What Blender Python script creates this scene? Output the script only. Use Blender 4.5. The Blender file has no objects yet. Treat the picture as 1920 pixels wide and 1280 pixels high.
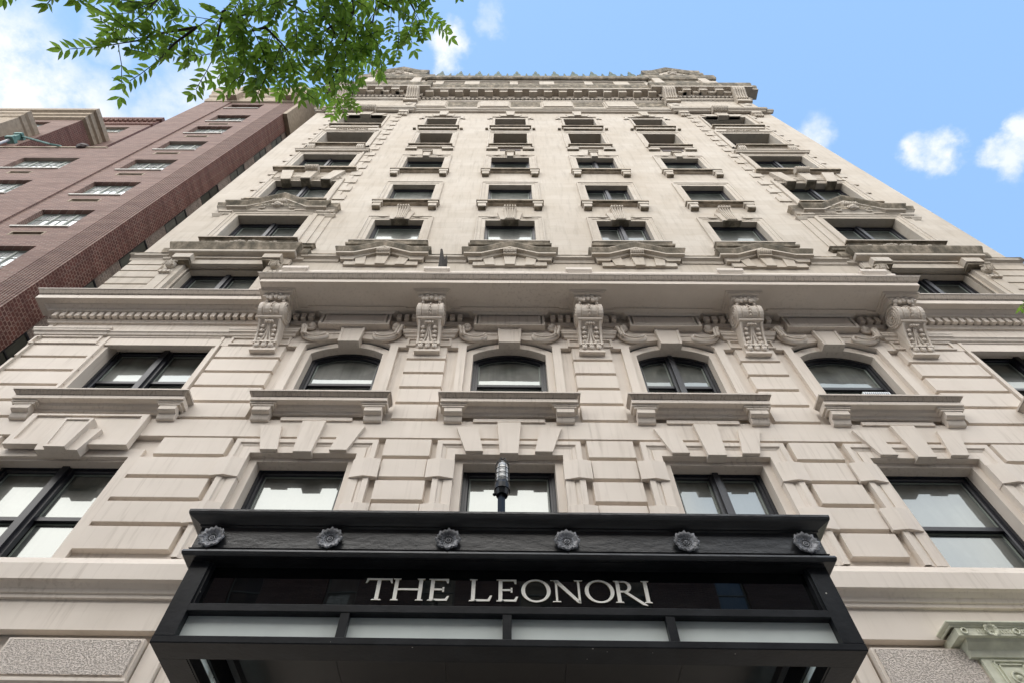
import bpy, math, random
from mathutils import Vector, Matrix
random.seed(7)
R = math.radians
scene = bpy.context.scene
COL = scene.collection

# ------------------------------------------------------------------ camera
CAM = Vector((-1.8257, -7.3, 1.6))
cam_data = bpy.data.cameras.new('camera')
cam = bpy.data.objects.new('camera', cam_data)
COL.objects.link(cam)
cr = Vector((0.9999, -0.0009, 0.0120)); cu = Vector((-0.0071, -0.8498, 0.5270))
cf = Vector((-0.0097, 0.5271, 0.8498)).normalized()
cu = (cu - cf * cu.dot(cf)).normalized(); cr = cf.cross(cu)
m = Matrix((cr, cu, -cf)).transposed().to_4x4(); m.translation = CAM
cam.matrix_world = m
cam_data.sensor_width = 36.0
cam_data.lens = 36.0 * 1153.47 / 1920.0
cam_data.shift_x = 18.09 / 1920.0
cam_data.shift_y = -4.48 / 1920.0
cam_data.clip_start = 0.05
cam_data.clip_end = 2000
scene.camera = cam

# ------------------------------------------------------------------ sky, sun, exposure
SUN_EL, SUN_AZ = R(46), R(208)      # azimuth clockwise from +Y
world = bpy.data.worlds.new('World'); scene.world = world; world.use_nodes = True
wn, wl = world.node_tree.nodes, world.node_tree.links
wn.clear()

def N(nt, typ, **kw):
    n = nt.nodes.new(typ)
    for k, v in kw.items():
        setattr(n, k, v)
    return n

wt = world.node_tree
out = N(wt, 'ShaderNodeOutputWorld'); bg = N(wt, 'ShaderNodeBackground'); bg.inputs[1].default_value = 0.12
sky = N(wt, 'ShaderNodeTexSky', sky_type='NISHITA', sun_disc=False, sun_elevation=SUN_EL, sun_rotation=SUN_AZ)
tc = N(wt, 'ShaderNodeTexCoord')
DIR = tc.outputs['Generated']
# clouds: soft blobs placed by direction, edges broken by noise
no = N(wt, 'ShaderNodeTexNoise'); no.inputs['Scale'].default_value = 8.0; no.inputs['Detail'].default_value = 9; no.inputs['Roughness'].default_value = 0.6
wl.new(DIR, no.inputs['Vector'])
sub = N(wt, 'ShaderNodeVectorMath', operation='SUBTRACT'); wl.new(no.outputs['Color'], sub.inputs[0]); sub.inputs[1].default_value = (0.5, 0.5, 0.5)
scl = N(wt, 'ShaderNodeVectorMath', operation='SCALE'); wl.new(sub.outputs[0], scl.inputs[0]); scl.inputs['Scale'].default_value = 0.13
pdir = N(wt, 'ShaderNodeVectorMath', operation='ADD'); wl.new(DIR, pdir.inputs[0]); wl.new(scl.outputs[0], pdir.inputs[1])
acc = None
clouds = [((-0.61, 0.115, 0.785), 0.095, 0.95), ((-0.575, 0.165, 0.80), 0.085, 0.95), ((-0.475, 0.185, 0.86), 0.05, 0.6), ((-0.42, 0.175, 0.89), 0.065, 0.75), ((-0.50, 0.085, 0.86), 0.035, 0.4),
          ((-0.090, 0.112, 0.990), 0.034, 0.95), ((-0.019, 0.084, 0.996), 0.024, 0.45), ((0.422, 0.206, 0.883), 0.030, 0.7),
          ((0.535, 0.218, 0.815), 0.026, 1.0), ((0.555, 0.214, 0.803), 0.028, 1.0), ((0.622, 0.16, 0.765), 0.024, 0.9), ((0.60, 0.195, 0.775), 0.024, 0.85), ((0.62, 0.19, 0.76), 0.03, 0.85)]
for c, r, a in clouds:
    dist = N(wt, 'ShaderNodeVectorMath', operation='DISTANCE'); wl.new(pdir.outputs[0], dist.inputs[0]); dist.inputs[1].default_value = c
    mr = N(wt, 'ShaderNodeMapRange', interpolation_type='SMOOTHSTEP'); wl.new(dist.outputs['Value'], mr.inputs['Value'])
    mr.inputs['From Min'].default_value = r * 1.25; mr.inputs['From Max'].default_value = r * 0.45
    mr.inputs['To Min'].default_value = 0; mr.inputs['To Max'].default_value = a
    if acc is None: acc = mr.outputs[0]
    else:
        mx = N(wt, 'ShaderNodeMath', operation='MAXIMUM'); wl.new(acc, mx.inputs[0]); wl.new(mr.outputs[0], mx.inputs[1]); acc = mx.outputs[0]
# broad bright cloud bank over the street side (behind the viewer)
sp = N(wt, 'ShaderNodeSeparateXYZ'); wl.new(DIR, sp.inputs[0])
m1 = N(wt, 'ShaderNodeMapRange', interpolation_type='SMOOTHSTEP'); wl.new(sp.outputs['Y'], m1.inputs['Value'])
m1.inputs['From Min'].default_value = -0.12; m1.inputs['From Max'].default_value = -0.45; m1.inputs['To Min'].default_value = 0.0; m1.inputs['To Max'].default_value = 0.95
# sky tint: lighten the deep zenith blue of the model a little
tx = N(wt, 'ShaderNodeTexNoise'); tx.inputs['Scale'].default_value = 24.0; tx.inputs['Detail'].default_value = 8; tx.inputs['Roughness'].default_value = 0.65; wl.new(DIR, tx.inputs['Vector'])
tr = N(wt, 'ShaderNodeMapRange'); wl.new(tx.outputs['Fac'], tr.inputs['Value']); tr.inputs['From Min'].default_value = 0.32; tr.inputs['From Max'].default_value = 0.56; tr.inputs['To Min'].default_value = 0.35; tr.inputs['To Max'].default_value = 1.0
tm = N(wt, 'ShaderNodeMath', operation='MULTIPLY'); wl.new(acc, tm.inputs[0]); wl.new(tr.outputs[0], tm.inputs[1]); acc = tm.outputs[0]
tint = N(wt, 'ShaderNodeMix', data_type='RGBA', blend_type='MIX'); tint.inputs[0].default_value = 0.62
wl.new(sky.outputs[0], tint.inputs[6]); tint.inputs[7].default_value = (2.05, 3.6, 6.1, 1)
SKYMIX = tint
cm = N(wt, 'ShaderNodeMix', data_type='RGBA', blend_type='MIX'); wl.new(acc, cm.inputs[0]); wl.new(tint.outputs[2], cm.inputs[6]); cm.inputs[7].default_value = (4.75, 4.9, 5.1, 1)
bk = N(wt, 'ShaderNodeMix', data_type='RGBA', blend_type='MIX'); wl.new(m1.outputs[0], bk.inputs[0]); wl.new(cm.outputs[2], bk.inputs[6])
nb = N(wt, 'ShaderNodeTexNoise'); nb.inputs['Scale'].default_value = 2.5; nb.inputs['Detail'].default_value = 6; wl.new(DIR, nb.inputs['Vector'])
rb = N(wt, 'ShaderNodeValToRGB'); wl.new(nb.outputs['Fac'], rb.inputs[0]); rb.color_ramp.elements[0].position = 0.38; rb.color_ramp.elements[0].color = (10.6, 11.4, 12.4, 1); rb.color_ramp.elements[1].position = 0.60; rb.color_ramp.elements[1].color = (14.6, 14.2, 13.5, 1)
wl.new(rb.outputs[0], bk.inputs[7])
wl.new(bk.outputs[2], bg.inputs[0]); wl.new(bg.outputs[0], out.inputs[0])

sun_d = bpy.data.lights.new('sun', 'SUN'); sun_d.energy = 0.75; sun_d.angle = R(60); sun_d.color = (1.0, 0.94, 0.86)
sun = bpy.data.objects.new('sun', sun_d); COL.objects.link(sun)
sdir = Vector((math.sin(SUN_AZ) * math.cos(SUN_EL), math.cos(SUN_AZ) * math.cos(SUN_EL), math.sin(SUN_EL)))
sun.rotation_euler = sdir.to_track_quat('Z', 'Y').to_euler(); sun.location = sdir * 80
vs = scene.view_settings
vs.view_transform = 'Standard'; vs.look = 'None'; vs.gamma = 1.0; vs.use_curve_mapping = False; vs.exposure = 0.88

# ------------------------------------------------------------------ materials
def new_mat(name):
    m = bpy.data.materials.new(name); m.use_nodes = True
    nt = m.node_tree; b = nt.nodes['Principled BSDF']
    return m, nt, b

def noise(nt, vec, scale, detail=4, rough=0.55, stretch=None):
    n = N(nt, 'ShaderNodeTexNoise'); n.inputs['Scale'].default_value = scale; n.inputs['Detail'].default_value = detail; n.inputs['Roughness'].default_value = rough
    if stretch:
        mp = N(nt, 'ShaderNodeMapping'); mp.inputs['Scale'].default_value = stretch; nt.links.new(vec, mp.inputs['Vector']); vec = mp.outputs[0]
    nt.links.new(vec, n.inputs['Vector'])
    return n.outputs['Fac']

def ramp(nt, fac, stops):
    r = N(nt, 'ShaderNodeValToRGB'); e = r.color_ramp.elements
    e[0].position, e[0].color = stops[0][0], (*stops[0][1], 1)
    e[1].position, e[1].color = stops[1][0], (*stops[1][1], 1)
    for p, c in stops[2:]:
        x = e.new(p); x.color = (*c, 1)
    nt.links.new(fac, r.inputs[0])
    return r.outputs[0]

def mixc(nt, fac, a, b, mode='MIX'):
    mx = N(nt, 'ShaderNodeMix', data_type='RGBA', blend_type=mode)
    for i, v in ((0, fac), (6, a), (7, b)):
        if isinstance(v, (int, float)): mx.inputs[i].default_value = v
        elif isinstance(v, tuple): mx.inputs[i].default_value = (*v, 1)
        else: nt.links.new(v, mx.inputs[i])
    return mx.outputs[2]

def bump(nt, b, h, strength, dist=0.01):
    bp = N(nt, 'ShaderNodeBump'); bp.inputs['Strength'].default_value = strength; bp.inputs['Distance'].default_value = dist
    nt.links.new(h, bp.inputs['Height']); nt.links.new(bp.outputs[0], b.inputs['Normal'])

def geo_pos(nt):
    g = N(nt, 'ShaderNodeNewGeometry'); return g.outputs['Position']

def xz_pos(nt, sx=1.0, sz=1.0):
    g = geo_pos(nt); s = N(nt, 'ShaderNodeSeparateXYZ'); nt.links.new(g, s.inputs[0])
    c = N(nt, 'ShaderNodeCombineXYZ')
    # add y so that returns and reveals get their own coordinates
    a = N(nt, 'ShaderNodeMath', operation='ADD'); nt.links.new(s.outputs['X'], a.inputs[0]); nt.links.new(s.outputs['Y'], a.inputs[1])
    nt.links.new(a.outputs[0], c.inputs[0]); nt.links.new(s.outputs['Z'], c.inputs[1])
    return c.outputs[0]

def mat_painted_stone():
    m, nt, b = new_mat('painted_limestone')
    p = geo_pos(nt)
    n1 = noise(nt, p, 0.8, 5); n2 = noise(nt, p, 14, 4, 0.6, (1, 1, 0.06))
    c = ramp(nt, n1, [(0.3, (0.61, 0.54, 0.465)), (0.7, (0.70, 0.625, 0.545))])
    st = ramp(nt, n2, [(0.52, (0, 0, 0)), (0.74, (1, 1, 1))])
    n3 = noise(nt, p, 0.55, 2); patch = ramp(nt, n3, [(0.42, (0.12, 0.12, 0.12)), (0.58, (0.75, 0.75, 0.75))])
    f = N(nt, 'ShaderNodeMath', operation='MULTIPLY'); nt.links.new(st, f.inputs[0]); nt.links.new(patch, f.inputs[1])
    c = mixc(nt, f.outputs[0], c, (0.44, 0.375, 0.31))
    nt.links.new(c, b.inputs['Base Color']); b.inputs['Roughness'].default_value = 0.62
    bump(nt, b, noise(nt, p, 60, 3), 0.12, 0.004)
    return m

def mat_limestone():
    m, nt, b = new_mat('limestone')
    p = geo_pos(nt); q = xz_pos(nt)
    br = N(nt, 'ShaderNodeTexBrick'); nt.links.new(q, br.inputs['Vector'])
    br.inputs['Color1'].default_value = (0.515, 0.465, 0.40, 1); br.inputs['Color2'].default_value = (0.455, 0.405, 0.34, 1); br.inputs['Mortar'].default_value = (0.42, 0.36, 0.29, 1)
    br.inputs['Scale'].default_value = 1.0; br.inputs['Brick Width'].default_value = 1.1; br.inputs['Row Height'].default_value = 0.455; br.inputs['Mortar Size'].default_value = 0.006
    br.inputs['Bias'].default_value = -0.2
    n1 = noise(nt, p, 0.5, 6, 0.6)
    c = mixc(nt, ramp(nt, n1, [(0.35, (0, 0, 0)), (0.75, (0.75, 0.75, 0.75))]), br.outputs['Color'], (0.40, 0.335, 0.26))
    n2 = noise(nt, p, 6, 5, 0.65, (1, 1, 0.12))
    c = mixc(nt, ramp(nt, n2, [(0.50, (0, 0, 0)), (0.75, (0.6, 0.6, 0.6))]), c, (0.30, 0.255, 0.205))
    n3 = noise(nt, p, 2.2, 5, 0.6, (0.5, 0.5, 2.2))
    c = mixc(nt, ramp(nt, n3, [(0.54, (0, 0, 0)), (0.76, (0.55, 0.55, 0.55))]), c, (0.40, 0.33, 0.25))
    nt.links.new(c, b.inputs['Base Color']); b.inputs['Roughness'].default_value = 0.8
    bump(nt, b, noise(nt, p, 25, 4), 0.2, 0.006)
    return m

def mat_grime_shade():  # grime on the ledges; also the painted dark of the attic openings
    m, nt, b = new_mat('grime_and_shade_limestone')
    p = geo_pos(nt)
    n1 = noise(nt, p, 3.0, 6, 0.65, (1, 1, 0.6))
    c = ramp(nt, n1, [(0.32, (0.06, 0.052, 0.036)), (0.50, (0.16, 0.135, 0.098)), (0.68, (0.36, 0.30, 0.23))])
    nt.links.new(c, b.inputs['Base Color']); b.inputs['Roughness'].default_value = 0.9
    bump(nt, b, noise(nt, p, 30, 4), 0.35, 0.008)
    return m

def mat_streaked():
    # painted cyma mouldings with fine dark drip marks
    m, nt, b = new_mat('streaked_painted_stone')
    p = geo_pos(nt)
    n1 = noise(nt, p, 26, 3, 0.7, (1, 0.4, 0.05))
    n3 = noise(nt, p, 1.1, 3)
    c = ramp(nt, n3, [(0.3, (0.44, 0.375, 0.31)), (0.7, (0.55, 0.475, 0.40))])
    st = ramp(nt, n1, [(0.5, (0, 0, 0)), (0.72, (0.7, 0.7, 0.7))])
    c = mixc(nt, st, c, (0.20, 0.165, 0.135))
    nt.links.new(c, b.inputs['Base Color']); b.inputs['Roughness'].default_value = 0.8
    return m

def mat_vermic():
    m, nt, b = new_mat('vermiculated_stone')
    p = geo_pos(nt)
    n1 = noise(nt, p, 42, 3, 0.6, (1, 1, 1.5))
    c = ramp(nt, n1, [(0.40, (0.48, 0.42, 0.36)), (0.47, (0.70, 0.62, 0.55))])
    nt.links.new(c, b.inputs['Base Color']); b.inputs['Roughness'].default_value = 0.8
    h = ramp(nt, n1, [(0.40, (0, 0, 0)), (0.52, (1, 1, 1))])
    bump(nt, b, h, 0.9, 0.02)
    return m

def mat_plain(name, col, rough=0.5, metal=0.0, bs=0.0, bscale=20, var=0.0):
    m, nt, b = new_mat(name)
    b.inputs['Roughness'].default_value = rough; b.inputs['Metallic'].default_value = metal
    p = geo_pos(nt)
    n = noise(nt, p, 5, 4)
    lo = tuple(max(0, v * (1 - var)) for v in col); hi = tuple(v * (1 + var) for v in col)
    nt.links.new(ramp(nt, n, [(0.35, lo), (0.65, hi)]), b.inputs['Base Color'])
    if bs: bump(nt, b, noise(nt, p, bscale, 4), bs, 0.01)
    return m

def mat_black_paint():
    m, nt, b = new_mat('thick_black_paint')
    p = geo_pos(nt)
    n = noise(nt, p, 7, 5, 0.6, (0.6, 1, 1.4)); n2 = noise(nt, p, 40, 3)
    nt.links.new(ramp(nt, n, [(0.35, (0.010, 0.010, 0.011)), (0.7, (0.022, 0.023, 0.025))]), b.inputs['Base Color'])
    b.inputs['Roughness'].default_value = 0.33; b.inputs['Specular IOR Level'].default_value = 0.55
    a = N(nt, 'ShaderNodeMath', operation='ADD'); nt.links.new(n, a.inputs[0])
    k = N(nt, 'ShaderNodeMath', operation='MULTIPLY'); nt.links.new(n2, k.inputs[0]); k.inputs[1].default_value = 0.25; nt.links.new(k.outputs[0], a.inputs[1])
    bump(nt, b, a.outputs[0], 0.28, 0.02)
    return m

def mat_frame_black():
    m, nt, b = new_mat('black_window_paint')
    p = geo_pos(nt)
    n = noise(nt, p, 9, 5, 0.7, (1, 1, 0.4))
    c = ramp(nt, n, [(0.40, (0.011, 0.012, 0.017)), (0.68, (0.020, 0.020, 0.026)), (0.79, (0.16, 0.10, 0.06))])
    nt.links.new(c, b.inputs['Base Color']); b.inputs['Roughness'].default_value = 0.38
    bump(nt, b, noise(nt, p, 50, 3), 0.15, 0.004)
    return m

def mat_glass(name='window_glass', refl=0.185, tint=(0.80, 0.85, 0.84)):
    m, nt, b = new_mat(name)
    oi = N(nt, 'ShaderNodeObjectInfo')
    b.inputs['Roughness'].default_value = 0.3
    c = ramp(nt, oi.outputs['Random'], [(0.25, (0.045, 0.052, 0.045)), (0.5, (0.075, 0.085, 0.072)), (0.8, (0.15, 0.16, 0.145))])
    fold = noise(nt, geo_pos(nt), 9, 2, 0.5, (1, 1, 0.03)); room = noise(nt, geo_pos(nt), 1.3, 3)
    c = mixc(nt, ramp(nt, fold, [(0.45, (0, 0, 0)), (0.65, (0.5, 0.5, 0.5))]), c, mixc(nt, 0.5, c, (0.0, 0.0, 0.0)))
    c = mixc(nt, ramp(nt, room, [(0.42, (0, 0, 0)), (0.52, (0.6, 0.6, 0.6))]), c, mixc(nt, 0.7, c, (0.0, 0.0, 0.0)))
    nt.links.new(c, b.inputs['Base Color'])
    g = N(nt, 'ShaderNodeBsdfGlossy'); g.inputs['Roughness'].default_value = 0.015; g.inputs['Color'].default_value = (*tint, 1)
    p = geo_pos(nt); bp = N(nt, 'ShaderNodeBump'); bp.inputs['Strength'].default_value = 0.05; bp.inputs['Distance'].default_value = 0.02
    nt.links.new(noise(nt, p, 2.2, 1), bp.inputs['Height']); nt.links.new(bp.outputs[0], g.inputs['Normal'])
    mx = N(nt, 'ShaderNodeMixShader'); mx.inputs[0].default_value = refl
    nt.links.new(b.outputs[0], mx.inputs[1]); nt.links.new(g.outputs[0], mx.inputs[2])
    nt.links.new(mx.outputs[0], nt.nodes['Material Output'].inputs[0])
    return m

def mat_brick(name, c1, c2, mortar, header=False):
    m, nt, b = new_mat(name)
    q = xz_pos(nt)
    br = N(nt, 'ShaderNodeTexBrick'); nt.links.new(q, br.inputs['Vector'])
    br.inputs['Color1'].default_value = (*c1, 1); br.inputs['Color2'].default_value = (*c2, 1); br.inputs['Mortar'].default_value = (*mortar, 1)
    br.inputs['Scale'].default_value = 1.0
    br.inputs['Brick Width'].default_value = 0.14 if header else 0.26; br.inputs['Row Height'].default_value = 0.11 if header else 0.085
    br.inputs['Mortar Size'].default_value = 0.012 if header else 0.012; br.inputs['Mortar Smooth'].default_value = 0.2; br.inputs['Bias'].default_value = -0.1
    n = noise(nt, geo_pos(nt), 1.1, 5, 0.65, (0.5, 0.5, 3.5))
    c = mixc(nt, ramp(nt, n, [(0.4, (0, 0, 0)), (0.7, (0.85, 0.85, 0.85))]), br.outputs['Color'], tuple(v * 0.58 for v in c1))
    nt.links.new(c, b.inputs['Base Color']); b.inputs['Roughness'].default_value = 0.85
    bump(nt, b, br.outputs['Fac'], -0.4, 0.01)
    return m

def mat_leaf():
    m, nt, b = new_mat('leaf')
    g = N(nt, 'ShaderNodeNewGeometry')
    c = ramp(nt, g.outputs['Random Per Island'], [(0.1, (0.035, 0.085, 0.014)), (0.5, (0.095, 0.175, 0.026)), (0.9, (0.24, 0.34, 0.06))])
    nt.links.new(c, b.inputs['Base Color']); b.inputs['Roughness'].default_value = 0.45
    t = N(nt, 'ShaderNodeBsdfTranslucent')
    nt.links.new(mixc(nt, 0.5, c, (0.36, 0.60, 0.07)), t.inputs['Color'])
    mx = N(nt, 'ShaderNodeMixShader'); mx.inputs[0].default_value = 0.6
    nt.links.new(b.outputs[0], mx.inputs[1]); nt.links.new(t.outputs[0], mx.inputs[2])
    nt.links.new(mx.outputs[0], nt.nodes['Material Output'].inputs[0])
    return m

MW = mat_plain('weathered_limestone', (0.36, 0.30, 0.23), 0.85, 0, 0.3, 20, 0.3)
PS = mat_painted_stone(); LS = mat_limestone(); GR = mat_grime_shade(); SK = mat_streaked(); VM = mat_vermic()
BP = mat_black_paint(); FB = mat_frame_black(); GL = mat_glass()
SIGNGL = mat_glass('dark_sign_glass', 0.08, (0.9, 0.92, 0.95))
SIGNGL.node_tree.nodes['Color Ramp'].color_ramp.elements[0].color = (0.006, 0.007, 0.007, 1)
for e_ in SIGNGL.node_tree.nodes['Color Ramp'].color_ramp.elements: e_.color = (0.006, 0.007, 0.007, 1)
SIGNGL.node_tree.nodes['Principled BSDF'].inputs['Specular IOR Level'].default_value = 0.0
SASH = mat_plain('pale_sash_aluminium', (0.22, 0.25, 0.22), 0.4)
CANM = mat_plain('black_satin_metal', (0.016, 0.017, 0.019), 0.32, 0.0, 0.12, 30, 0.25)
def add_specks(m):
    nt = m.node_tree; b = nt.nodes['Principled BSDF']; src = b.inputs['Base Color'].links[0].from_socket
    v = N(nt, 'ShaderNodeTexVoronoi', feature='F1'); v.inputs['Scale'].default_value = 9.0; nt.links.new(geo_pos(nt), v.inputs['Vector'])
    sp_ = N(nt, 'ShaderNodeSeparateColor'); nt.links.new(v.outputs['Color'], sp_.inputs[0])
    r1 = N(nt, 'ShaderNodeMath', operation='MULTIPLY'); nt.links.new(sp_.outputs[0], r1.inputs[0]); r1.inputs[1].default_value = 0.075
    r2 = N(nt, 'ShaderNodeMath', operation='SUBTRACT'); nt.links.new(r1.outputs[0], r2.inputs[0]); r2.inputs[1].default_value = 0.012
    lt = N(nt, 'ShaderNodeMath', operation='LESS_THAN'); nt.links.new(v.outputs['Distance'], lt.inputs[0]); nt.links.new(r2.outputs[0], lt.inputs[1])
    nt.links.new(mixc(nt, lt.outputs[0], src, (0.42, 0.40, 0.36)), b.inputs['Base Color'])
add_specks(CANM)
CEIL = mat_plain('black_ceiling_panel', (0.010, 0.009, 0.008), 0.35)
FROST = mat_plain('frosted_glass', (0.66, 0.71, 0.68), 0.25, 0, 0, 20, 0.03)
LETT = mat_plain('cream_letter', (0.93, 0.90, 0.82), 0.5)
CANM.node_tree.nodes['Principled BSDF'].inputs['Specular IOR Level'].default_value = 0.2
FROST2 = mat_plain('translucent_frosted_glass', (0.75, 0.80, 0.77), 0.25, 0, 0, 20, 0.03)
_t = N(FROST2.node_tree, 'ShaderNodeBsdfTranslucent'); _t.inputs[0].default_value = (.9, .95, .92, 1); _m = N(FROST2.node_tree, 'ShaderNodeMixShader'); _m.inputs[0].default_value = .75
FROST2.node_tree.links.new(FROST2.node_tree.nodes['Principled BSDF'].outputs[0], _m.inputs[1]); FROST2.node_tree.links.new(_t.outputs[0], _m.inputs[2]); FROST2.node_tree.links.new(_m.outputs[0], FROST2.node_tree.nodes['Material Output'].inputs[0])
LETT_SIDE = mat_plain('bronze_letter_edge', (0.30, 0.22, 0.10), 0.4)
ROSE = mat_plain('grey_cast_iron', (0.23, 0.235, 0.25), 0.4, 0.2, 0.5, 60, 0.6)
GREENP = mat_plain('pale_green_iron_paint', (0.60, 0.60, 0.47), 0.55, 0, 0.4, 18, 0.12)
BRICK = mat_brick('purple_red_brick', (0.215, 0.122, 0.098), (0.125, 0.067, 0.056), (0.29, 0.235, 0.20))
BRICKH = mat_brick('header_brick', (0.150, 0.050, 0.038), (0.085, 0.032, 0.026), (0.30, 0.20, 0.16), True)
BRSTONE = mat_plain('buff_stone_trim', (0.33, 0.265, 0.195), 0.8, 0, 0.3, 12, 0.15)
RUBBLE = mat_brick('grey_side_brick', (0.30, 0.235, 0.20), (0.20, 0.16, 0.135), (0.42, 0.36, 0.31), True)
WHITEF = mat_plain('white_steel_window', (0.26, 0.28, 0.25), 0.5)
WSILL = mat_plain('pale_sill', (0.62, 0.60, 0.55), 0.6)
DARK = mat_plain('dark_vent_and_shade', (0.030, 0.012, 0.010), 0.6)
GLB = mat_glass('whitish_glass', 0.35, (0.88, 0.93, 0.95))  # whitish base colour under a partial mirror layer
for e_, c_ in zip(GLB.node_tree.nodes['Color Ramp'].color_ramp.elements, (0.5, 0.7, 0.75)): e_.color = (c_, c_ * 1.03, c_ * 1.03, 1)
COPPER = mat_plain('green_copper', (0.055, 0.085, 0.06), 0.7, 0, 0.4, 15, 0.4)
ROOFM = mat_plain('roof_felt', (0.07, 0.07, 0.07), 0.9)
ASPH = mat_plain('asphalt', (0.05, 0.05, 0.05), 0.9, 0, 0.3, 40, 0.2)
PAVE = mat_plain('pavement_concrete', (0.36, 0.34, 0.31), 0.9, 0, 0.3, 30, 0.1)
BARK = mat_plain('bark', (0.035, 0.028, 0.022), 0.9, 0, 0.8, 25, 0.4)
LEAF = mat_leaf()
POLEM = mat_plain('grey_pole', (0.30, 0.31, 0.33), 0.4, 0.3)
PATINA = mat_plain('green_patina', (0.11, 0.22, 0.20), 0.6, 0, 0.3, 30, 0.3)
WHITEP = mat_plain('white_plastic', (0.72, 0.76, 0.78), 0.4)

# ------------------------------------------------------------------ mesh builder; (x, d, z): d = distance in front of the street wall
class MB:
    def __init__(s): s.v, s.f, s.mi, s.mats = [], [], [], []; s.cur = 0
    def use(s, m):
        if m not in s.mats: s.mats.append(m)
        s.cur = s.mats.index(m)
    def V(s, x, d, z): s.v.append((x, -d, z)); return len(s.v) - 1
    def F(s, *i): s.f.append(tuple(i)); s.mi.append(s.cur)
    def box(s, x0, x1, d0, d1, z0, z1):
        a = [s.V(x, d, z) for d in (d1, d0) for x, z in ((x0, z0), (x1, z0), (x1, z1), (x0, z1))]
        s.F(a[0], a[1], a[2], a[3]); s.F(a[7], a[6], a[5], a[4])
        for i in range(4):
            j = (i + 1) % 4; s.F(a[j], a[i], a[4 + i], a[4 + j])
    def prism(s, pts, d0, d1, pts0=None):
        pts0 = pts0 or pts; n = len(pts)
        a = [s.V(x, d1, z) for x, z in pts]; b = [s.V(x, d0, z) for x, z in pts0]
        s.F(*a); s.F(*reversed(b))
        for i in range(n):
            j = (i + 1) % n; s.F(a[j], a[i], b[i], b[j])
    def prism_x(s, pts, x0, x1):      # pts (d, z)
        n = len(pts)
        a = [s.V(x0, d, z) for d, z in pts]; b = [s.V(x1, d, z) for d, z in pts]
        s.F(*reversed(a)); s.F(*b)
        for i in range(n):
            j = (i + 1) % n; s.F(a[i], a[j], b[j], b[i])
    def strip(s, rows, close=False):
        idx = [[s.V(*p) for p in r] for r in rows]
        for i in range(len(idx) - 1):
            n = len(idx[i])
            for k in range(n if close else n - 1):
                l = (k + 1) % n
                s.F(idx[i][k], idx[i][l], idx[i + 1][l], idx[i + 1][k])
        return idx
    def ledge(s, x0, x1, prof, dback=0.0, mid=None, ends=True, dref=None, cap=True):
        # prof: (d, z) from the lower wall junction outwards and up to the top; returns mitred at both ends
        dref = dback if dref is None else dref
        rows = []
        for d, z in prof:
            e = max(0.0, d - dref) if ends else 0.0
            r = [(x0 - e, dback, z), (x0 - e, d, z)]
            for mx_, mz in (mid or []): r.append((mx_, d, z + mz))
            r += [(x1 + e, d, z), (x1 + e, dback, z)]
            rows.append(r)
        idx = s.strip(rows)
        if cap:
            s.F(*idx[-1]) if not mid else [s.F(idx[-1][0], idx[-1][1], idx[-1][2]) and None]
        return idx
    def ring(s, xc, hw, zt, zb, prof, matf=None):
        rows = []
        for o, d in prof:
            rows.append([(xc - hw - o, d, zb), (xc - hw - o, d, zt + o), (xc + hw + o, d, zt + o), (xc + hw + o, d, zb)])
        s.strip(rows)
    def ring_arch(s, xc, hw, zs, rise, zb, prof, n=14):
        rows = []
        for o, d in prof:
            rows.append([(xc - hw - o, d, zb)] + [(x, d, z) for x, z in arc(xc, hw, zs, rise, n, o)] + [(xc + hw + o, d, zb)])
        s.strip(rows)
    def blob(s, x, d, z, rx, rd, rz, n=8, m_=5):
        rows = []
        for j in range(m_ + 1):
            t = -math.pi / 2 + math.pi * j / m_
            rows.append([(x + rx * math.cos(t) * math.cos(2 * math.pi * i / n), d + rd * math.cos(t) * math.sin(2 * math.pi * i / n), z + rz * math.sin(t)) for i in range(n)])
        s.strip(rows, True)
    def tube(s, pts, rad, n=8, caps=True):
        pts = [Vector((p[0], -p[1], p[2])) for p in pts]
        if not isinstance(rad, (list, tuple)): rad = [rad] * len(pts)
        prev = None; rows = []
        for i, p in enumerate(pts):
            t = (pts[min(i + 1, len(pts) - 1)] - pts[max(i - 1, 0)]).normalized()
            if prev is None:
                a = Vector((0, 0, 1)) if abs(t.z) < 0.9 else Vector((1, 0, 0))
                u = t.cross(a).normalized()
            else: u = (prev - t * prev.dot(t)).normalized()
            prev = u; w = t.cross(u)
            rows.append([p + (u * math.cos(2 * math.pi * k / n) + w * math.sin(2 * math.pi * k / n)) * rad[i] for k in range(n)])
        rows = [[(q.x, -q.y, q.z) for q in r] for r in rows]
        idx = s.strip(rows, True)
        if caps: s.F(*reversed(idx[0])); s.F(*idx[-1])
    def cyl(s, c, r, x0, x1, n=20, squash=1.0):     # axis along x; c = (d, z)
        s.prism_x([(c[0] + r * math.cos(2 * math.pi * i / n), c[1] + squash * r * math.sin(2 * math.pi * i / n)) for i in range(n)], x0, x1)
    def torus(s, C, axis, R_, r_, n=20, k=8):
        C = Vector((C[0], -C[1], C[2])); ax = Vector((axis[0], -axis[1], axis[2])).normalized()
        u = ax.orthogonal().normalized(); w = ax.cross(u); rows = []
        for i in range(n + 1):
            t = 2 * math.pi * i / n; dr = u * math.cos(t) + w * math.sin(t)
            rows.append([C + dr * (R_ + r_ * math.cos(2 * math.pi * j / k)) + ax * r_ * math.sin(2 * math.pi * j / k) for j in range(k)])
        s.strip([[(q.x, -q.y, q.z) for q in r] for r in rows], True)
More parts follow.
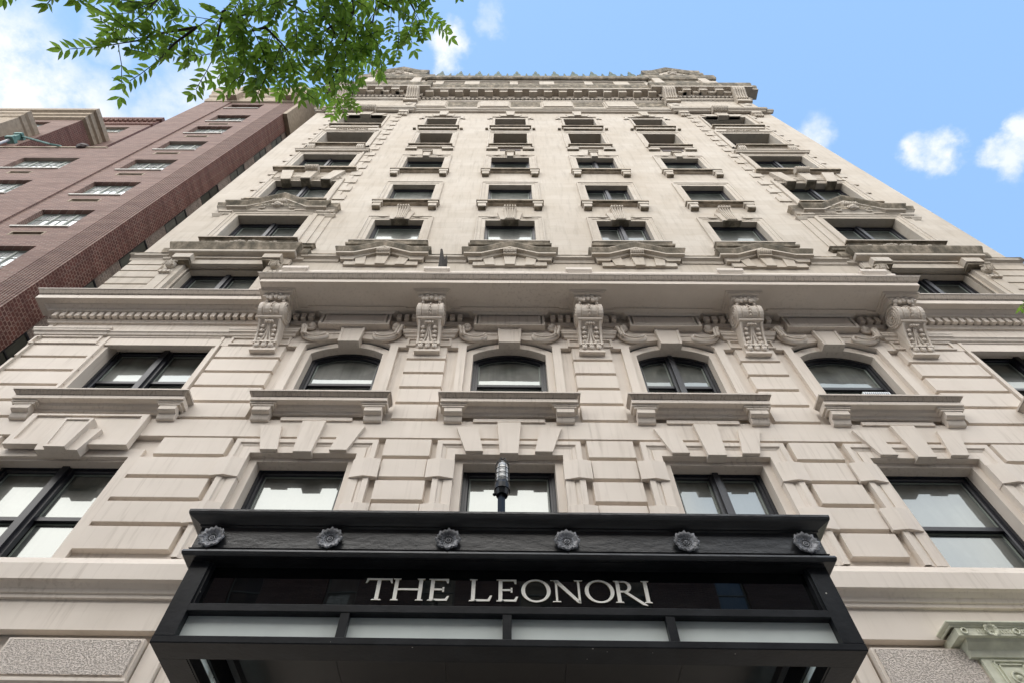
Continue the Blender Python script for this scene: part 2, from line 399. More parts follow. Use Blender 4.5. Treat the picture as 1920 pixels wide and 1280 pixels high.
    def build(s, name, mat, parent=None, smooth=False, origin=None):
        me = bpy.data.meshes.new(name)
        me.from_pydata(s.v, [], s.f)
        mats = s.mats if s.mats else [mat]
        for m_ in mats: me.materials.append(m_)
        if s.mats: me.polygons.foreach_set('material_index', s.mi)
        me.update()
        if smooth: me.polygons.foreach_set('use_smooth', [True] * len(me.polygons))
        o = bpy.data.objects.new(name, me); COL.objects.link(o)
        if parent: o.parent = parent
        if origin:      # origin in (x, d, z)
            off = Vector((origin[0], -origin[1], origin[2])); me.transform(Matrix.Translation(-off)); o.location = off
        return o

def arc(xc, hw, zs, rise, n=14, o=0.0):
    Rr = (hw * hw + rise * rise) / (2 * rise); cz = zs + rise - Rr; Ro = Rr + o; h = hw + o
    a0 = math.asin(h / Ro)
    return [(xc + Ro * math.sin(-a0 + 2 * a0 * i / n), cz + Ro * math.cos(-a0 + 2 * a0 * i / n)) for i in range(n + 1)]

def tag(o, label=None, cat=None, group=None, kind=None):
    if label: o['label'] = label
    if cat: o['category'] = cat
    if group: o['group'] = group
    if kind: o['kind'] = kind
    return o

def empty(name, loc=(0, 0, 0), **kw):
    o = bpy.data.objects.new(name, None); COL.objects.link(o); o.location = loc; o.empty_display_size = 0.5
    return tag(o, **kw)

def rel(o, root):
    # keep world placement while parenting to an empty that is not at the origin
    o.parent = root; o.location = Vector(o.location) - Vector(root.location)
    return o

# ------------------------------------------------------------------ ground, road, pavement
g = MB(); g.box(-600, 600, -600, 600, -0.30, -0.16)
tag(g.build('ground', ASPH), kind='structure')
g = MB(); g.box(-200, 200, 6.4, 17.0, -0.155, -0.15)
tag(g.build('road', ASPH), kind='structure')
g = MB(); g.box(-200, 200, 0.0, 6.4, -0.15, 0.0)
tag(g.build('pavement', PAVE), kind='structure')
g = MB(); g.box(-200, 200, 17.0, 20.5, -0.15, 0.0)
tag(g.build('pavement', PAVE), kind='structure')

# ================================================================== THE LIMESTONE BUILDING
B = empty('apartment_building', (0, 0, 0), label='tall beige limestone apartment building with carved balcony and pedimented windows above the black canopy', cat='building')
COLS = (-5.4, -1.8, 1.8, 5.4)
OC = 9.6
HWW = 0.80
W = 12.43
WB = 12.60
BF, BW = -0.06, -0.155            # block face / recessed wall of the rusticated base

def grid_wall(mb, x0, x1, z0, z1, d, holes):
    xs = sorted({x0, x1, *[h[0] for h in holes], *[h[1] for h in holes]}); zs = sorted({z0, z1, *[h[2] for h in holes], *[h[3] for h in holes]})
    for i in range(len(xs) - 1):
        for j in range(len(zs) - 1):
            cx, cz = (xs[i] + xs[i + 1]) / 2, (zs[j] + zs[j + 1]) / 2
            if any(h[0] < cx < h[1] and h[2] < cz < h[3] for h in holes): continue
            a = [mb.V(xs[i], d, zs[j]), mb.V(xs[i + 1], d, zs[j]), mb.V(xs[i + 1], d, zs[j + 1]), mb.V(xs[i], d, zs[j + 1])]
            mb.F(*a)

# floors of the shaft: (sill z, opening top z)
SH = {'5': (18.58, 20.63), '6': (22.2, 24.30), '7': (26.0, 28.02), '8': (29.85, 32.30), '9': (33.4, 35.82)}
SHO = {'5': (18.70, 20.88), '6': (22.28, 24.66), '7': (26.05, 28.40), '8': (29.8, 32.36), '9': (33.6, 36.0)}
OHW = 1.17
holes = []
for k, (zb, zt) in SH.items():
    for c in COLS: holes.append((c - HWW, c + HWW, zb - 0.1, zt))
for k, (zb, zt) in SHO.items():
    for c in (-OC, OC): holes.append((c - OHW, c + OHW, zb - 0.1, zt))
for c in (-OC, OC): holes.append((c - 1.05, c + 1.05, 14.75, 16.98))
for c in COLS: holes.append((c - .70, c + .70, 14.75, 16.6))
mb = MB(); grid_wall(mb, -W, W, 14.0, 42.0, 0.0, holes)
for s_ in (-1, 1):          # side walls and back
    a = [mb.V(s_ * W, 0, 0), mb.V(s_ * W, -22, 0), mb.V(s_ * W, -22, 49), mb.V(s_ * W, 0, 49)]; mb.F(*a)
a = [mb.V(-W, -22, 0), mb.V(W, -22, 0), mb.V(W, -22, 49), mb.V(-W, -22, 49)]; mb.F(*a)
mb.build('wall', LS, B)
holes = [(c - 0.95, c + 0.95, 7.30, 9.66) for c in COLS] + [(c - 0.95, c + 0.95, 10.9, 13.48) for c in COLS]
holes += [(s_ * OC - 1.17, s_ * OC + 1.17, 7.30, 9.50) for s_ in (-1, 1)] + [(s_ * OC - 1.17, s_ * OC + 1.17, 10.9, 13.30) for s_ in (-1, 1)]
mb = MB(); grid_wall(mb, -WB, WB, -0.1, 14.2, BW, holes)
for s_ in (-1, 1):
    a = [mb.V(s_ * WB, BW, 0), mb.V(s_ * WB, -22, 0), mb.V(s_ * WB, -22, 14.2), mb.V(s_ * WB, BW, 14.2)]; mb.F(*a)
mb.build('base_wall', PS, B)
mb = MB(); mb.box(-W + .05, W - .05, -22, -0.6, 48.6, 48.9); mb.build('roof', ROOFM, B)
# dark rooms behind the glass
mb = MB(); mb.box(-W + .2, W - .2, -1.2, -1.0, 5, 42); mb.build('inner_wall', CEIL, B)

# ---- rusticated blocks of the base
ZJ = [7.51 + 0.509 * k for k in range(12)]            # 7.51 ... 13.11
def block(mb, x0, x1, z0, z1, d1=BF, d0=BW - 0.01, g_=0.05):
    # drafted block: groove below, small chamfer
    c = 0.02
    mb.prism([(x0 + c, z0 + g_ + c), (x1 - c, z0 + g_ + c), (x1 - c, z1 - c), (x0 + c, z1 - c)], d0, d1, [(x0, z0 + g_), (x1, z0 + g_), (x1, z1), (x0, z1)])
mb = MB()
for k in range(11):
    z0, z1 = ZJ[k], ZJ[k + 1]
    second = k < 5                      # courses beside the second floor windows
    if 5 <= k < 6:                      # plain band course
        continue
    if second:
        gib = k in (1, 3)
        for pc in (-3.6, 0, 3.6): block(mb, pc - (0.40 if gib else 0.43), pc + (0.40 if gib else 0.43), z0, z1)
        for s_ in (-1, 1):
            xi = 6.80 if gib else 6.77
            xo_ = 8.23 if k != 4 else 8.04
            if k == 0: xo_ = 8.23
            a, b_ = sorted((s_ * xi, s_ * xo_)); block(mb, a, b_, z0, z1)
            a, b_ = sorted((s_ * 10.95, s_ * WB)); block(mb, a, b_, z0, z1)
    else:
        for pc in (-3.6, 0, 3.6): block(mb, pc - 0.44, pc + 0.44, z0, z1)
        for s_ in (-1, 1):
            xo_ = 8.22 if k > 6 else 8.09
            a, b_ = sorted((s_ * 6.76, s_ * xo_)); block(mb, a, b_, z0, z1)
            a, b_ = sorted((s_ * (10.84 if k > 6 else 11.1), s_ * WB)); block(mb, a, b_, z0, z1)
block(mb, -WB, WB, ZJ[5], ZJ[6], BF + 0.005, BW - 0.01, 0.0)
mb.build('rusticated_blocks', PS, B)

# flat upper zone of the third floor (above the arches) and strips between arch surrounds and piers
mb = MB()
for c in COLS:
    # spandrel plate with arched cut: outer step arc half .95, spring 13.18, rise .29
    A_ = arc(c, 0.95, 13.18, 0.29, 14)
    for i in range(len(A_) - 1):
        (xa, za), (xb, zb_) = A_[i], A_[i + 1]
        mb.F(mb.V(xa, BF, za), mb.V(xb, BF, zb_), mb.V(xb, BF, 13.62), mb.V(xa, BF, 13.62))
        mb.F(mb.V(xa, BF, za), mb.V(xb, BF, zb_), mb.V(xb, BF - .13, zb_), mb.V(xa, BF - .13, za))
    for s_ in (-1, 1):
        xi, xo_ = c + s_ * 0.95, c + s_ * 1.13
        a, b_ = sorted((xi, xo_))
        mb.box(a, b_, BW - .06, BF, 10.7, 13.18 if True else 0)
        mb.F(mb.V(a, BF, 13.18), mb.V(b_, BF, 13.18), mb.V(b_, BF, 13.62), mb.V(a, BF, 13.62))
# plate above course 13.11 between arches and at the ends
edges = [-WB] + [v for c in COLS for v in (c - 1.13, c + 1.13)] + [WB]
for i in range(0, len(edges), 2):
    mb.box(edges[i], edges[i + 1], BW - 0.01, BF, 13.11, 13.62)
mb.build('spandrel', PS, B)

# ---- frieze, entablature
mb = MB()
mb.box(-WB, WB, BW - .02, -0.045, 13.62, 14.02)
mb.ledge(-WB, WB, [(-0.045, 13.93), (0.0, 13.95), (0.02, 13.99), (0.05, 14.02)], -0.045, ends=True)
mb.build('frieze', PS, B)
for da, db in [(-WB, -6.33), (-4.47, -2.73), (-.87, .87), (2.73, 4.47), (6.33, WB)]:
    mb = MB(); n = int((db - da) / .178)
    for i in range(n): mb.box(da + .03 + i * .178, da + .135 + i * .178, 0.03, 0.14, 14.04, 14.22)
    mb.build('dentils', PS, B)
for s_ in (-1, 1):
    mb = MB()
    xa, xb = sorted((s_ * 7.3, s_ * WB))
    P_ = [(0.05, 14.22), (0.17, 14.235), (0.20, 14.30), (0.28, 14.34), (0.29, 14.36), (0.44, 14.36), (0.44, 14.50)]
    mb.use(PS); mb.ledge(xa, xb, P_, -0.06, dref=0.0, cap=False)
    mb.use(SK); mb.ledge(xa, xb, [(0.42, 14.50), (0.42, 14.53), (0.46, 14.56), (0.52, 14.66)], -0.06, dref=0.0, cap=False)
    mb.use(PS); mb.ledge(xa, xb, [(0.53, 14.66), (0.53, 14.69), (0.0, 14.72)], -0.06, dref=0.0, cap=False)
    mb.build('cornice', PS, B)
# small string mould with panel above each pier (z 13.4-13.65)
def pier_cap(xa, xb):
    mb = MB()
    mb.ledge(xa, xb, [(-0.06, 13.42), (0.0, 13.44), (0.02, 13.50), (0.06, 13.53), (0.06, 13.57), (0.08, 13.60), (0.08, 13.64), (-0.045, 13.65)], -0.06)
    z0, z1 = 13.13, 13.42
    mb.box(xa, xb, BF - .01, BF + 0.035, z0, z0 + .04); mb.box(xa, xb, BF - .01, BF + 0.035, z1 - .04, z1 + .02)
    mb.box(xa, xa + .05, BF - .01, BF + 0.035, z0 + .04, z1 - .04); mb.box(xb - .05, xb, BF - .01, BF + 0.035, z0 + .04, z1 - .04)
    mb.build('pier_cap', PS, B)
for pc in (-3.6, 0, 3.6): pier_cap(pc - 0.50, pc + 0.50)
for s_ in (-1, 1):
    pier_cap(*sorted((s_ * 6.73, s_ * 8.08))); pier_cap(*sorted((s_ * 11.05, s_ * (WB - .02))))
    xa, xb = sorted((s_ * 8.12, s_ * 11.0))
    mb = MB(); mb.ledge(xa, xb, [(-0.06, 13.44), (-0.01, 13.45), (0.01, 13.50), (0.04, 13.53), (0.04, 13.57), (-0.045, 13.59)], -0.06, ends=False)
    mb.build('string_moulding', PS, B)

# ---- generic window: black outer frame (the part), panes and pale sash as sub-parts
def win(c, hw, zb, zt, df, double=False, rise=0.0, rail=None, fw=0.10, mull=0.085, surround=None):
    mb = MB(); mb.use(FB)
    if rise:
        zs = zt - rise
        mb.ring_arch(c, hw, zs, rise, zb, [(.02, df + .05), (-fw * .55, df + .05), (-fw * .55, df + .02), (-fw, df + .02), (-fw, df - 0.06)])
    else:
        mb.ring(c, hw - fw, zt - fw, zb, [(fw + .02, df + .05), (fw * .5, df + .05), (fw * .5, df + .02), (0.015, df + .02), (0.0, df + .0), (0.0, df - 0.06)])
    if double:
        mb.prism_x([(df - .05, zb), (df + .10, zb), (df + .10, zt - fw * .4), (df - .05, zt - fw * .4)], c - mull * .55, c + mull * .55)
        mb.box(c - mull - .02, c + mull + .02, df - .05, df + .045, zb, zt - fw * .4)
    rail = rail if rail is not None else (zb + zt) / 2
    mb.box(c - hw + fw, c + hw - fw, df - .06, df - .005, rail - .04, rail + .035)
    wo = mb.build('window', FB, B)
    bays = [(c - hw + fw, c - mull - .02), (c + mull + .02, c + hw - fw)] if double else [(c - hw + fw, c + hw - fw)]
    pn, sh = MB(), MB()
    top = zt - fw
    for xa, xb in bays:
        for za, zb_, dd in ((zb, rail - .04, df - .09), (rail + .035, top, df - .05)):
            t_ = 0.028
            if rise and zb_ == top:
                A_ = arc(c, hw, zt - rise, rise, 28, -fw)
                A_ = [p for p in A_ if xa - .001 <= p[0] <= xb + .001]
                if double:
                    pass
                pn.F(pn.V(xa, dd, za), pn.V(xb, dd, za), *[pn.V(x, dd, z) for x, z in reversed(A_)])
                rows = [[(p[0], dd + .004, p[1]) for p in A_], [(p[0] * 1.0, dd + .004, p[1] - t_) for p in A_]]
                sh.strip(rows); tz = A_[0][1]
                sh.box(xa, xa + t_, dd - .01, dd + .012, za, A_[0][1]); sh.box(xb - t_, xb, dd - .01, dd + .012, za, A_[-1][1])
                sh.box(xa + t_, xb - t_, dd - .01, dd + .012, za, za + t_)
                continue
            pn.F(pn.V(xa, dd, za), pn.V(xb, dd, za), pn.V(xb, dd, zb_), pn.V(xa, dd, zb_))
            sh.box(xa, xa + t_, dd - .01, dd + .012, za, zb_); sh.box(xb - t_, xb, dd - .01, dd + .012, za, zb_)
            sh.box(xa + t_, xb - t_, dd - .01, dd + .012, za, za + t_); sh.box(xa + t_, xb - t_, dd - .01, dd + .012, zb_ - t_, zb_)
    pn.build('pane', GL, wo, origin=(c, df, zb)); sh.build('sash', SASH, wo)
    return wo

# ---- second floor windows
for i, c in enumerate(COLS):
    w_ = win(c, 0.80, 7.30, 9.60, -0.44, double=(i == 2), rail=8.45, fw=0.11)
    mb = MB()
    mb.ring(c, 0.94, 9.66, 7.42, [(0.33, BW), (0.33, BF + .03), (0.24, BF + .03), (0.22, BF - .0), (0.20, BF), (0.15, BF - .02), (0.15, BF + .0), (0.0, BF), (0.0, -0.18)])
    mb.ring(c, 0.80, 9.56, 7.30, [(0.15, -0.18), (0.0, -0.18), (0.0, -0.50)])
    mb.build('surround', PS, w_)
    for k in (1, 3):   # blocks clasping the jambs, front face splayed
        z0, z1 = ZJ[k] + .02, ZJ[k + 1] - .06
        for s_ in (-1, 1):
            mb = MB()
            x0, x1 = c + s_ * 0.93, c + s_ * 1.40
            mid = c + s_ * 1.17
            pl = [(x1, BF - .02), (x1, BF + .04), (mid, BF + .072), (x0, BF + .02), (x0, -0.18), ]
            top = [mb.V(x, d, z1) for x, d in pl]; bot = [mb.V(x, d, z0) for x, d in pl]
            mb.F(*top); mb.F(*reversed(bot))
            for q in range(len(pl)):
                r_ = (q + 1) % len(pl); mb.F(top[q], top[r_], bot[r_], bot[q])
            mb.build('jamb_block', PS, w_)
    mb = MB()
    K0 = BW
    mb.prism([(c - .16, 9.61), (c + .16, 9.61), (c + .215, 10.435), (c - .215, 10.435)], K0, BF + .085)
    for s_ in (-1, 1):
        mb.prism([(c + s_ * .455, 9.68), (c + s_ * .76, 9.68), (c + s_ * .96, 10.32), (c + s_ * .57, 10.32)][::s_], K0, BF + .065)
    mb.box(c - .67, c + .67, BF - .01, -0.02, 10.50, 10.585)
    mb.build('keystone', PS, w_)
# outer second floor windows with panel and keystone over
for s_ in (-1, 1):
    c = s_ * OC
    w_ = win(c, 1.17, 7.30, 9.60, -0.42, double=True, rail=8.45, fw=0.12, mull=0.11)
    mb = MB(); mb.ring(c, 1.17, 9.55, 7.30, [(0.20, BW - .02), (0.20, BF - .03), (0.0, BF - .03), (0.0, -0.50)])
    z0, z1 = 9.70, 10.54; x0, x1 = c - 1.10, c + 1.10
    mb.box(x0, x1, BF, 0.06, z0, z0 + .13); mb.box(x0, x1, BF, 0.06, z1 - .05, z1); mb.box(x0, x0 + .12, BF, 0.06, z0 + .13, z1 - .05); mb.box(x1 - .12, x1, BF, 0.06, z0 + .13, z1 - .05)
    mb.box(x0 + .12, x1 - .12, BF, 0.02, z0 + .13, z1 - .05)
    mb.build('surround', PS, w_)
    mb = MB()
    mb.prism([(c - .37, 9.50), (c + .37, 9.50), (c + .49, 10.05), (c - .49, 10.05)], BF, 0.11)
    q = [(c - .185, 9.494), (c + .185, 9.494), (c + .265, 10.26), (c - .265, 10.26)]
    mb.prism(q, BF, 0.17)
    # raised border on the middle keystone
    def lerp(a, b_, t): return (a[0] + (b_[0] - a[0]) * t, a[1] + (b_[1] - a[1]) * t)
    cx_, cz_ = c, 9.88
    inn = [(cx_ + (x - cx_) * .80, cz_ + (z - cz_) * .88) for x, z in q]
    rows = [[(x, .17, z) for x, z in q], [(x, .195, z) for x, z in q], [(x, .195, z) for x, z in inn], [(x, .17, z) for x, z in inn]]
    mb.strip(rows, True)
    mb.build('keystone', PS, w_)

# ---- third floor: sills with blocks
def sill3(c, hw, parent):
    mb = MB(); mb.use(PS)
    mb.ledge(c - hw + .10, c + hw - .10, [(-.06, 10.66), (-0.02, 10.68), (0.0, 10.74), (0.06, 10.77), (0.09, 10.82)], BF, dref=BF, cap=False, ends=False)
    mb.ledge(c - hw + .06, c + hw - .06, [(0.0, 10.82), (0.21, 10.82), (0.21, 10.90)], BF, dref=0.17, cap=False)
    mb.use(SK); mb.ledge(c - hw + .04, c + hw - .04, [(0.19, 10.90), (0.20, 10.915), (0.22, 10.925), (0.285, 10.985)], BF, dref=0.22, cap=False)
    mb.use(PS); mb.ledge(c - hw + .04, c + hw - .04, [(0.295, 10.985), (0.30, 11.02), (BF, 11.05)], BF, dref=0.22, cap=False)
    for s_ in (-1, 1):
        bc = c + s_ * (hw - 0.265)
        mb.box(bc - .25, bc + .25, BF, 0.165, 10.775, 10.822); mb.box(bc - .21, bc + .21, BF, 0.145, 10.73, 10.776)
        mb.prism_x([(BF, 10.47), (-.01, 10.47), (0.01, 10.49), (0.035, 10.55), (0.04, 10.59), (0.10, 10.60), (0.13, 10.62), (0.13, 10.735), (BF, 10.735)], bc - .165, bc + .165)
    mb.build('sill', PS, parent)

def catmull(P, n=4):
    out_ = []
    for i in range(len(P) - 1):
        p0, p1, p2, p3 = P[max(i - 1, 0)], P[i], P[i + 1], P[min(i + 2, len(P) - 1)]
        for k in range(n):
            t = k / n
            out_.append(tuple(.5 * (2 * b + (c_ - a) * t + (2 * a - 5 * b + 4 * c_ - e) * t * t + (3 * b - a - 3 * c_ + e) * t ** 3) for a, b, c_, e in zip(p0, p1, p2, p3)))
    out_.append(tuple(P[-1])); return out_
def curl(mb, c, d, s_):
    # leaf scroll beside the keystone panel: volute above, sweeping down and in to a fanned curl (u = distance from window axis)
    P = []
    for i in range(9):
        t = i / 8; a = math.pi * (2.9 - 2.0 * t); r = .03 + .11 * t
        P.append((.985 + r * math.cos(a) * 1.0, 13.88 + r * math.sin(a)))
    P = [(.985 + (.03 + .12 * i / 8) * math.cos(math.pi * (-1.6 + 1.6 * i / 8)), 13.86 - (.03 + .12 * i / 8) * math.sin(math.pi * (-1.6 + 1.6 * i / 8)) * -1) for i in range(9)]
    P += [(1.13, 13.68), (1.08, 13.48), (.97, 13.36), (.83, 13.30), (.68, 13.30), (.57, 13.36), (.53, 13.45), (.58, 13.53), (.64, 13.50)]
    Q = catmull([(u, z) for u, z in P], 3); n = len(Q)
    pts = [(c + s_ * u, d + .055 - .02 * math.sin(3.14 * k / n), z) for k, (u, z) in enumerate(Q)]
    rad = [.020 + .020 * min(1, k / n * 2.2) + .010 * math.sin(math.pi * k / n) - (.022 * max(0, (k / n - .85) / .15)) for k in range(n)]
    mb.tube(pts, rad, 7)
    inner = [(c + s_ * (u * .93 + .06), d + .13, z + .045) for u, z in Q[int(n * .5):int(n * .88)]]
    mb.tube(inner, .022, 5)
    mb.cyl((d + .06, 13.86), .075, c + s_ * .985 - .02, c + s_ * .985 + .02, 10)
    mb.blob(c + s_ * .985, d + .07, 13.86, .10, .06, .11, 8, 5)
    for q in range(6):
        a = q / 5
        mb.blob(c + s_ * (1.14 - .05 * a), d + .13, 13.74 - .30 * a, .055 - .02 * a, .05, .045, 6, 4)
        mb.blob(c + s_ * (1.06 - .04 * a), d + .14, 13.70 - .28 * a, .035, .04, .04, 6, 4)
    for u, z, r in ((1.24, 13.74, .055), (1.32, 13.71, .042), (1.39, 13.73, .032)): mb.blob(c + s_ * u, d + .03, z, r, .045, r * .8, 6, 4)

for i, c in enumerate(COLS):
    w_ = win(c, 0.80, 10.95, 13.255, -0.40, double=(i == 2), rise=0.27, rail=12.16, fw=0.12)
    mb = MB()
    mb.ring_arch(c, 0.80, 12.98, 0.27, 10.9, [(0.17, -0.16), (0.0, -0.16), (0.0, -0.50)])
    mb.build('surround', PS, w_)
    sill3(c, 1.355 - .04, w_)
    mb = MB()
    q = [(c - .235, 13.19), (c + .235, 13.19), (c + .275, 13.80), (c - .275, 13.80)]
    mb.prism(q, BF - .1, 0.025)
    inn = [(c + (x - c) * .78, 13.215 if z < 13.5 else 13.77) for x, z in q]
    mb.strip([[(x, .025, z) for x, z in q], [(x, .04, z) for x, z in q], [(x, .04, z) for x, z in inn], [(x, .022, z) for x, z in inn]], True)
    mb.build('keystone', PS, w_)
    mb = MB()          # panel box under the balcony soffit
    x0, x1, z0, z1 = c - .82, c + .82, 13.79, 14.31
    mb.box(x0, x1, BF, 0.10, z0, z1 - .0)
    q = [(x0, z0), (x1, z0), (x1, z1), (x0, z1)]
    def inset(e, t=.05): return [(x0 + e, z0 + e), (x1 - e, z0 + e), (x1 - e, z1 - t), (x0 + e, z1 - t)]
    mb.strip([[(x, .10, z) for x, z in q], [(x, .12, z) for x, z in q], [(x, .12, z) for x, z in inset(.045)], [(x, .10, z) for x, z in inset(.06)], [(x, .10, z) for x, z in inset(.085)],
              [(x, .115, z) for x, z in inset(.10)], [(x, .115, z) for x, z in inset(.12)], [(x, .09, z) for x, z in inset(.15)]], True)
    mb.ledge(x0, x1, [(0.12, 14.24), (0.16, 14.25), (0.24, 14.305)], BF, dref=0.10)
    mb.build('panel', PS, w_)
    for s_ in (-1, 1):
        mb = MB(); curl(mb, c, BF + .02, s_); mb.build('scroll', PS, w_, smooth=True)
for s_ in (-1, 1):
    c = s_ * OC
    w_ = win(c, 1.17, 10.95, 13.36, -0.42, double=True, rail=12.21, fw=0.12, mull=0.11)
    mb = MB(); mb.ring(c, 1.17, 13.30, 10.9, [(0.17, BW - .02), (0.17, BF + .02), (0.10, BF + .02), (0.10, -0.10), (0.0, -0.10), (0.0, -0.50)])
    mb.build('surround', PS, w_)
    sill3(c, 1.65, w_)

# ---- belt under the second floor, ground floor blocks
mb = MB(); mb.use(PS)
mb.ledge(-WB, WB, [(-0.12, 6.26), (0.0, 6.26), (0.0, 6.685), (0.045, 6.69), (0.045, 6.74), (0.07, 6.75), (0.09, 6.80), (0.15, 6.85), (0.20, 6.87), (0.20, 7.12), (-0.0, 7.36), (-0.13, 7.40)], -0.14, cap=False)
mb.build('belt_course', PS, B)
for x0, x1 in ((-8.07, -6.35), (2.69, 3.93), (-12.4, -11.2), (11.2, 12.4)):
    mb = MB(); mb.use(PS)
    mb.box(x0, x1, -0.14, 0.03, 5.63, 6.13); mb.ledge(x0, x1, [(0.0, 5.50), (0.03, 5.53), (0.03, 5.56), (0.06, 5.58), (0.06, 5.61), (0.03, 5.63)], -0.14, cap=False, dref=.03)
    mb.box(x0 + .03, x1 - .03, -.14, 0.0, 3.0, 5.52)
    mb.use(VM); mb.box(x0 + .04, x1 - .04, 0.0, 0.05, 5.66, 6.10)
    mb.build('vermiculated_block', PS, B)
# inner pilaster strips beside the entrance
mb = MB()
for x0, x1 in ((-6.33, -6.06), (-6.06, -5.2), (1.5, 2.4), (2.4, 2.66)):
    mb = MB()
    wide = (x1 - x0) > .5
    mb.box(x0 + .01, x1 - .01, -.14, -0.09 if wide else -0.04, 3.2, 5.86 if wide else 6.2)
    if wide: mb.box(x0 + .15, x1 - .15, -.14, -.06, 3.4, 5.7)
    mb.build('entrance_pilaster', PS, B)
# pale green cast iron shop front at the right
sf = empty('shop_front', (5.2, 0, 0)); sf.parent = B
mb = MB(); SX0, SX1 = 3.72, 8.3
mb.ledge(SX0 - .02, SX1, [(0.26, 6.262), (0.275, 6.267), (0.275, 6.282), (0.295, 6.29), (0.315, 6.305), (0.315, 6.32), (-.0, 6.33)], -0.1, dref=.24)
mb.box(SX0, SX1, -0.1, 0.26, 6.16, 6.262)
mb.prism_x([(-.1, 5.98), (.10, 5.98), (.12, 6.06), (.19, 6.12), (.21, 6.16), (-.1, 6.16)], SX0 + .10, SX1)
mb.box(SX0 + .21, SX1, -0.1, 0.08, 3.2, 6.0)
for k in range(60):
    x = SX0 + .25 + k * .036
    if x < SX1 - .1: mb.box(x, x + .012, .255, .268, 6.19, 6.235)
for x in (SX0 + .15, SX0 + .22): pass
for x0, x1 in ((4.05, 4.42), (4.5, 4.9)):
    for q in range(2):
        e = q * .04
        mb.box(x0 + e, x0 + e + .012, .08, .10, 4.2 + e, 5.94 - e); mb.box(x1 - e - .012, x1 - e, .08, .10, 4.2 + e, 5.94 - e)
        mb.box(x0 + e, x1 - e, .08, .10, 5.93 - e, 5.942 - e)
    for q in range(4):
        zc = 5.74 - q * .28; xc_ = (x0 + x1) / 2
        mb.torus((xc_, .09, zc), (0, 1, 0), .07, .012, 14, 5); mb.torus((xc_ - .09, .09, zc - .12), (0, 1, 0), .035, .01, 10, 5); mb.torus((xc_ + .09, .09, zc - .12), (0, 1, 0), .035, .01, 10, 5)
        mb.blob(xc_, .09, zc, .03, .02, .03)
mb.build('iron_frame', GREENP, sf).location = (-5.2, 0, 0)

def rosette(mb, x, d, z, r, tilt=0.0):
    # open cup flower: dished petals with a beaded rim round a deep ringed eye
    n = 32; rows = []
    for q, (rr, dd) in enumerate(((.30, .10), (.44, .10), (.50, .24), (.78, .36), (.96, .40), (1.0, .30), (.80, .06))):
        rows.append([(x + r * rr * (1 + (.09 * math.cos(8 * a) if q in (3, 4, 5) else 0)) * math.cos(a), d + r * dd * (1 + (.18 * math.cos(16 * a) if q in (3, 4) else 0)), z + r * rr * (1 + (.09 * math.cos(8 * a) if q in (3, 4, 5) else 0)) * math.sin(a)) for a in [2 * math.pi * i / n for i in range(n)]])
    mb.strip(rows, True)
    mb.torus((x, d + r * .14, z), (0, 1, 0), r * .20, r * .06, 14, 5); mb.blob(x, d + r * .12, z, r * .10, r * .16, r * .10, 6, 4)
    for i in range(14):
        a = 2 * math.pi * i / 14; mb.blob(x + math.cos(a) * r * .40, d + r * .20, z + math.sin(a) * r * .40, r * .06, r * .07, r * .06, 5, 4)
    for i in range(16):
        a = 2 * math.pi * i / 16
        mb.tube([(x + math.cos(a) * r * .54, d + r * .28, z + math.sin(a) * r * .54), (x + math.cos(a) * r * .86, d + r * .42, z + math.sin(a) * r * .86)], r * .035, 4)
        mb.torus((x + math.cos(a) * r * .93, d + r * .36, z + math.sin(a) * r * .93), (0, 1, 0), r * .075, r * .035, 8, 4)
mb = MB(); rosette(mb, 4.14, .265, 6.215, .085); mb.build('rosette', GREENP, sf, True).location = (-5.2, 0, 0)
for xr in (3.81, 4.45): mb = MB(); mb.torus((xr, .27, 6.212), (0, 1, 0), .035, .012, 14, 6); mb.build('ring_boss', GREENP, sf, True).location = (-5.2, 0, 0)

# ================================================================== BALCONY
BAL = empty('balcony', (0, 0, 0)); BAL.parent = B
HB = 7.35
mb = MB(); mb.use(PS)
mb.ledge(-HB, HB, [(0.18, 14.31), (0.93, 14.31), (0.93, 14.44)], -0.05, dref=0.70, cap=False)
mb.box(-HB - .1, HB + .1, -0.05, 0.90, 14.315, 14.5)
mb.use(SK); mb.ledge(-HB, HB, [(0.93, 14.445), (0.95, 14.45), (0.97, 14.47), (1.03, 14.555)], -0.05, dref=0.70, cap=False)
mb.use(PS); mb.ledge(-HB, HB, [(1.035, 14.555), (1.045, 14.58), (0.2, 14.62)], -0.05, dref=0.70, cap=False)
# soffit frames around every console and over the panels
mb.use(PS)
mb.build('slab', PS, BAL)
for bx in (-7.2, -3.6, 0, 3.6, 7.2):
    mb = MB()
    for e, zz in ((0.42, 14.28), (0.365, 14.245)):
        mb.box(bx - e, bx + e, 0.2, 0.76 - (0.42 - e) * .6, zz, 14.312 if e == .42 else 14.283)
    mb.build('soffit_frame', PS, BAL)
mb = MB()
for bx in (-5.4, -1.8, 1.8, 5.4): mb.box(bx - 1.16, bx + 1.16, .20, .30, 14.27, 14.312)
for bx in (-7.2, -3.6, 0, 3.6, 7.2): mb.box(bx - .64, bx + .64, .20, .26, 14.275, 14.3125)
mb.build('bed_moulding', PS, BAL)
mb = MB()
mb.box(-7.25, 7.25, 0.62, 0.84, 14.55, 14.98)
mb.ledge(-7.25, 7.25, [(0.84, 14.74), (0.86, 14.76), (0.90, 14.83), (0.92, 14.86), (0.92, 14.94)], 0.60, dref=.84)
for bx in (-6.95, -3.55, -0.15, 3.45, 6.85) :
    mb.box(bx - .25, bx + .25, 0.60, 0.92, 14.55, 15.10)
    mb.ledge(bx - .25, bx + .25, [(0.92, 14.86), (0.94, 14.90), (0.98, 14.96), (0.98, 15.06), (.9, 15.10)], 0.58, dref=.92)
mb.build('parapet', PS, BAL)

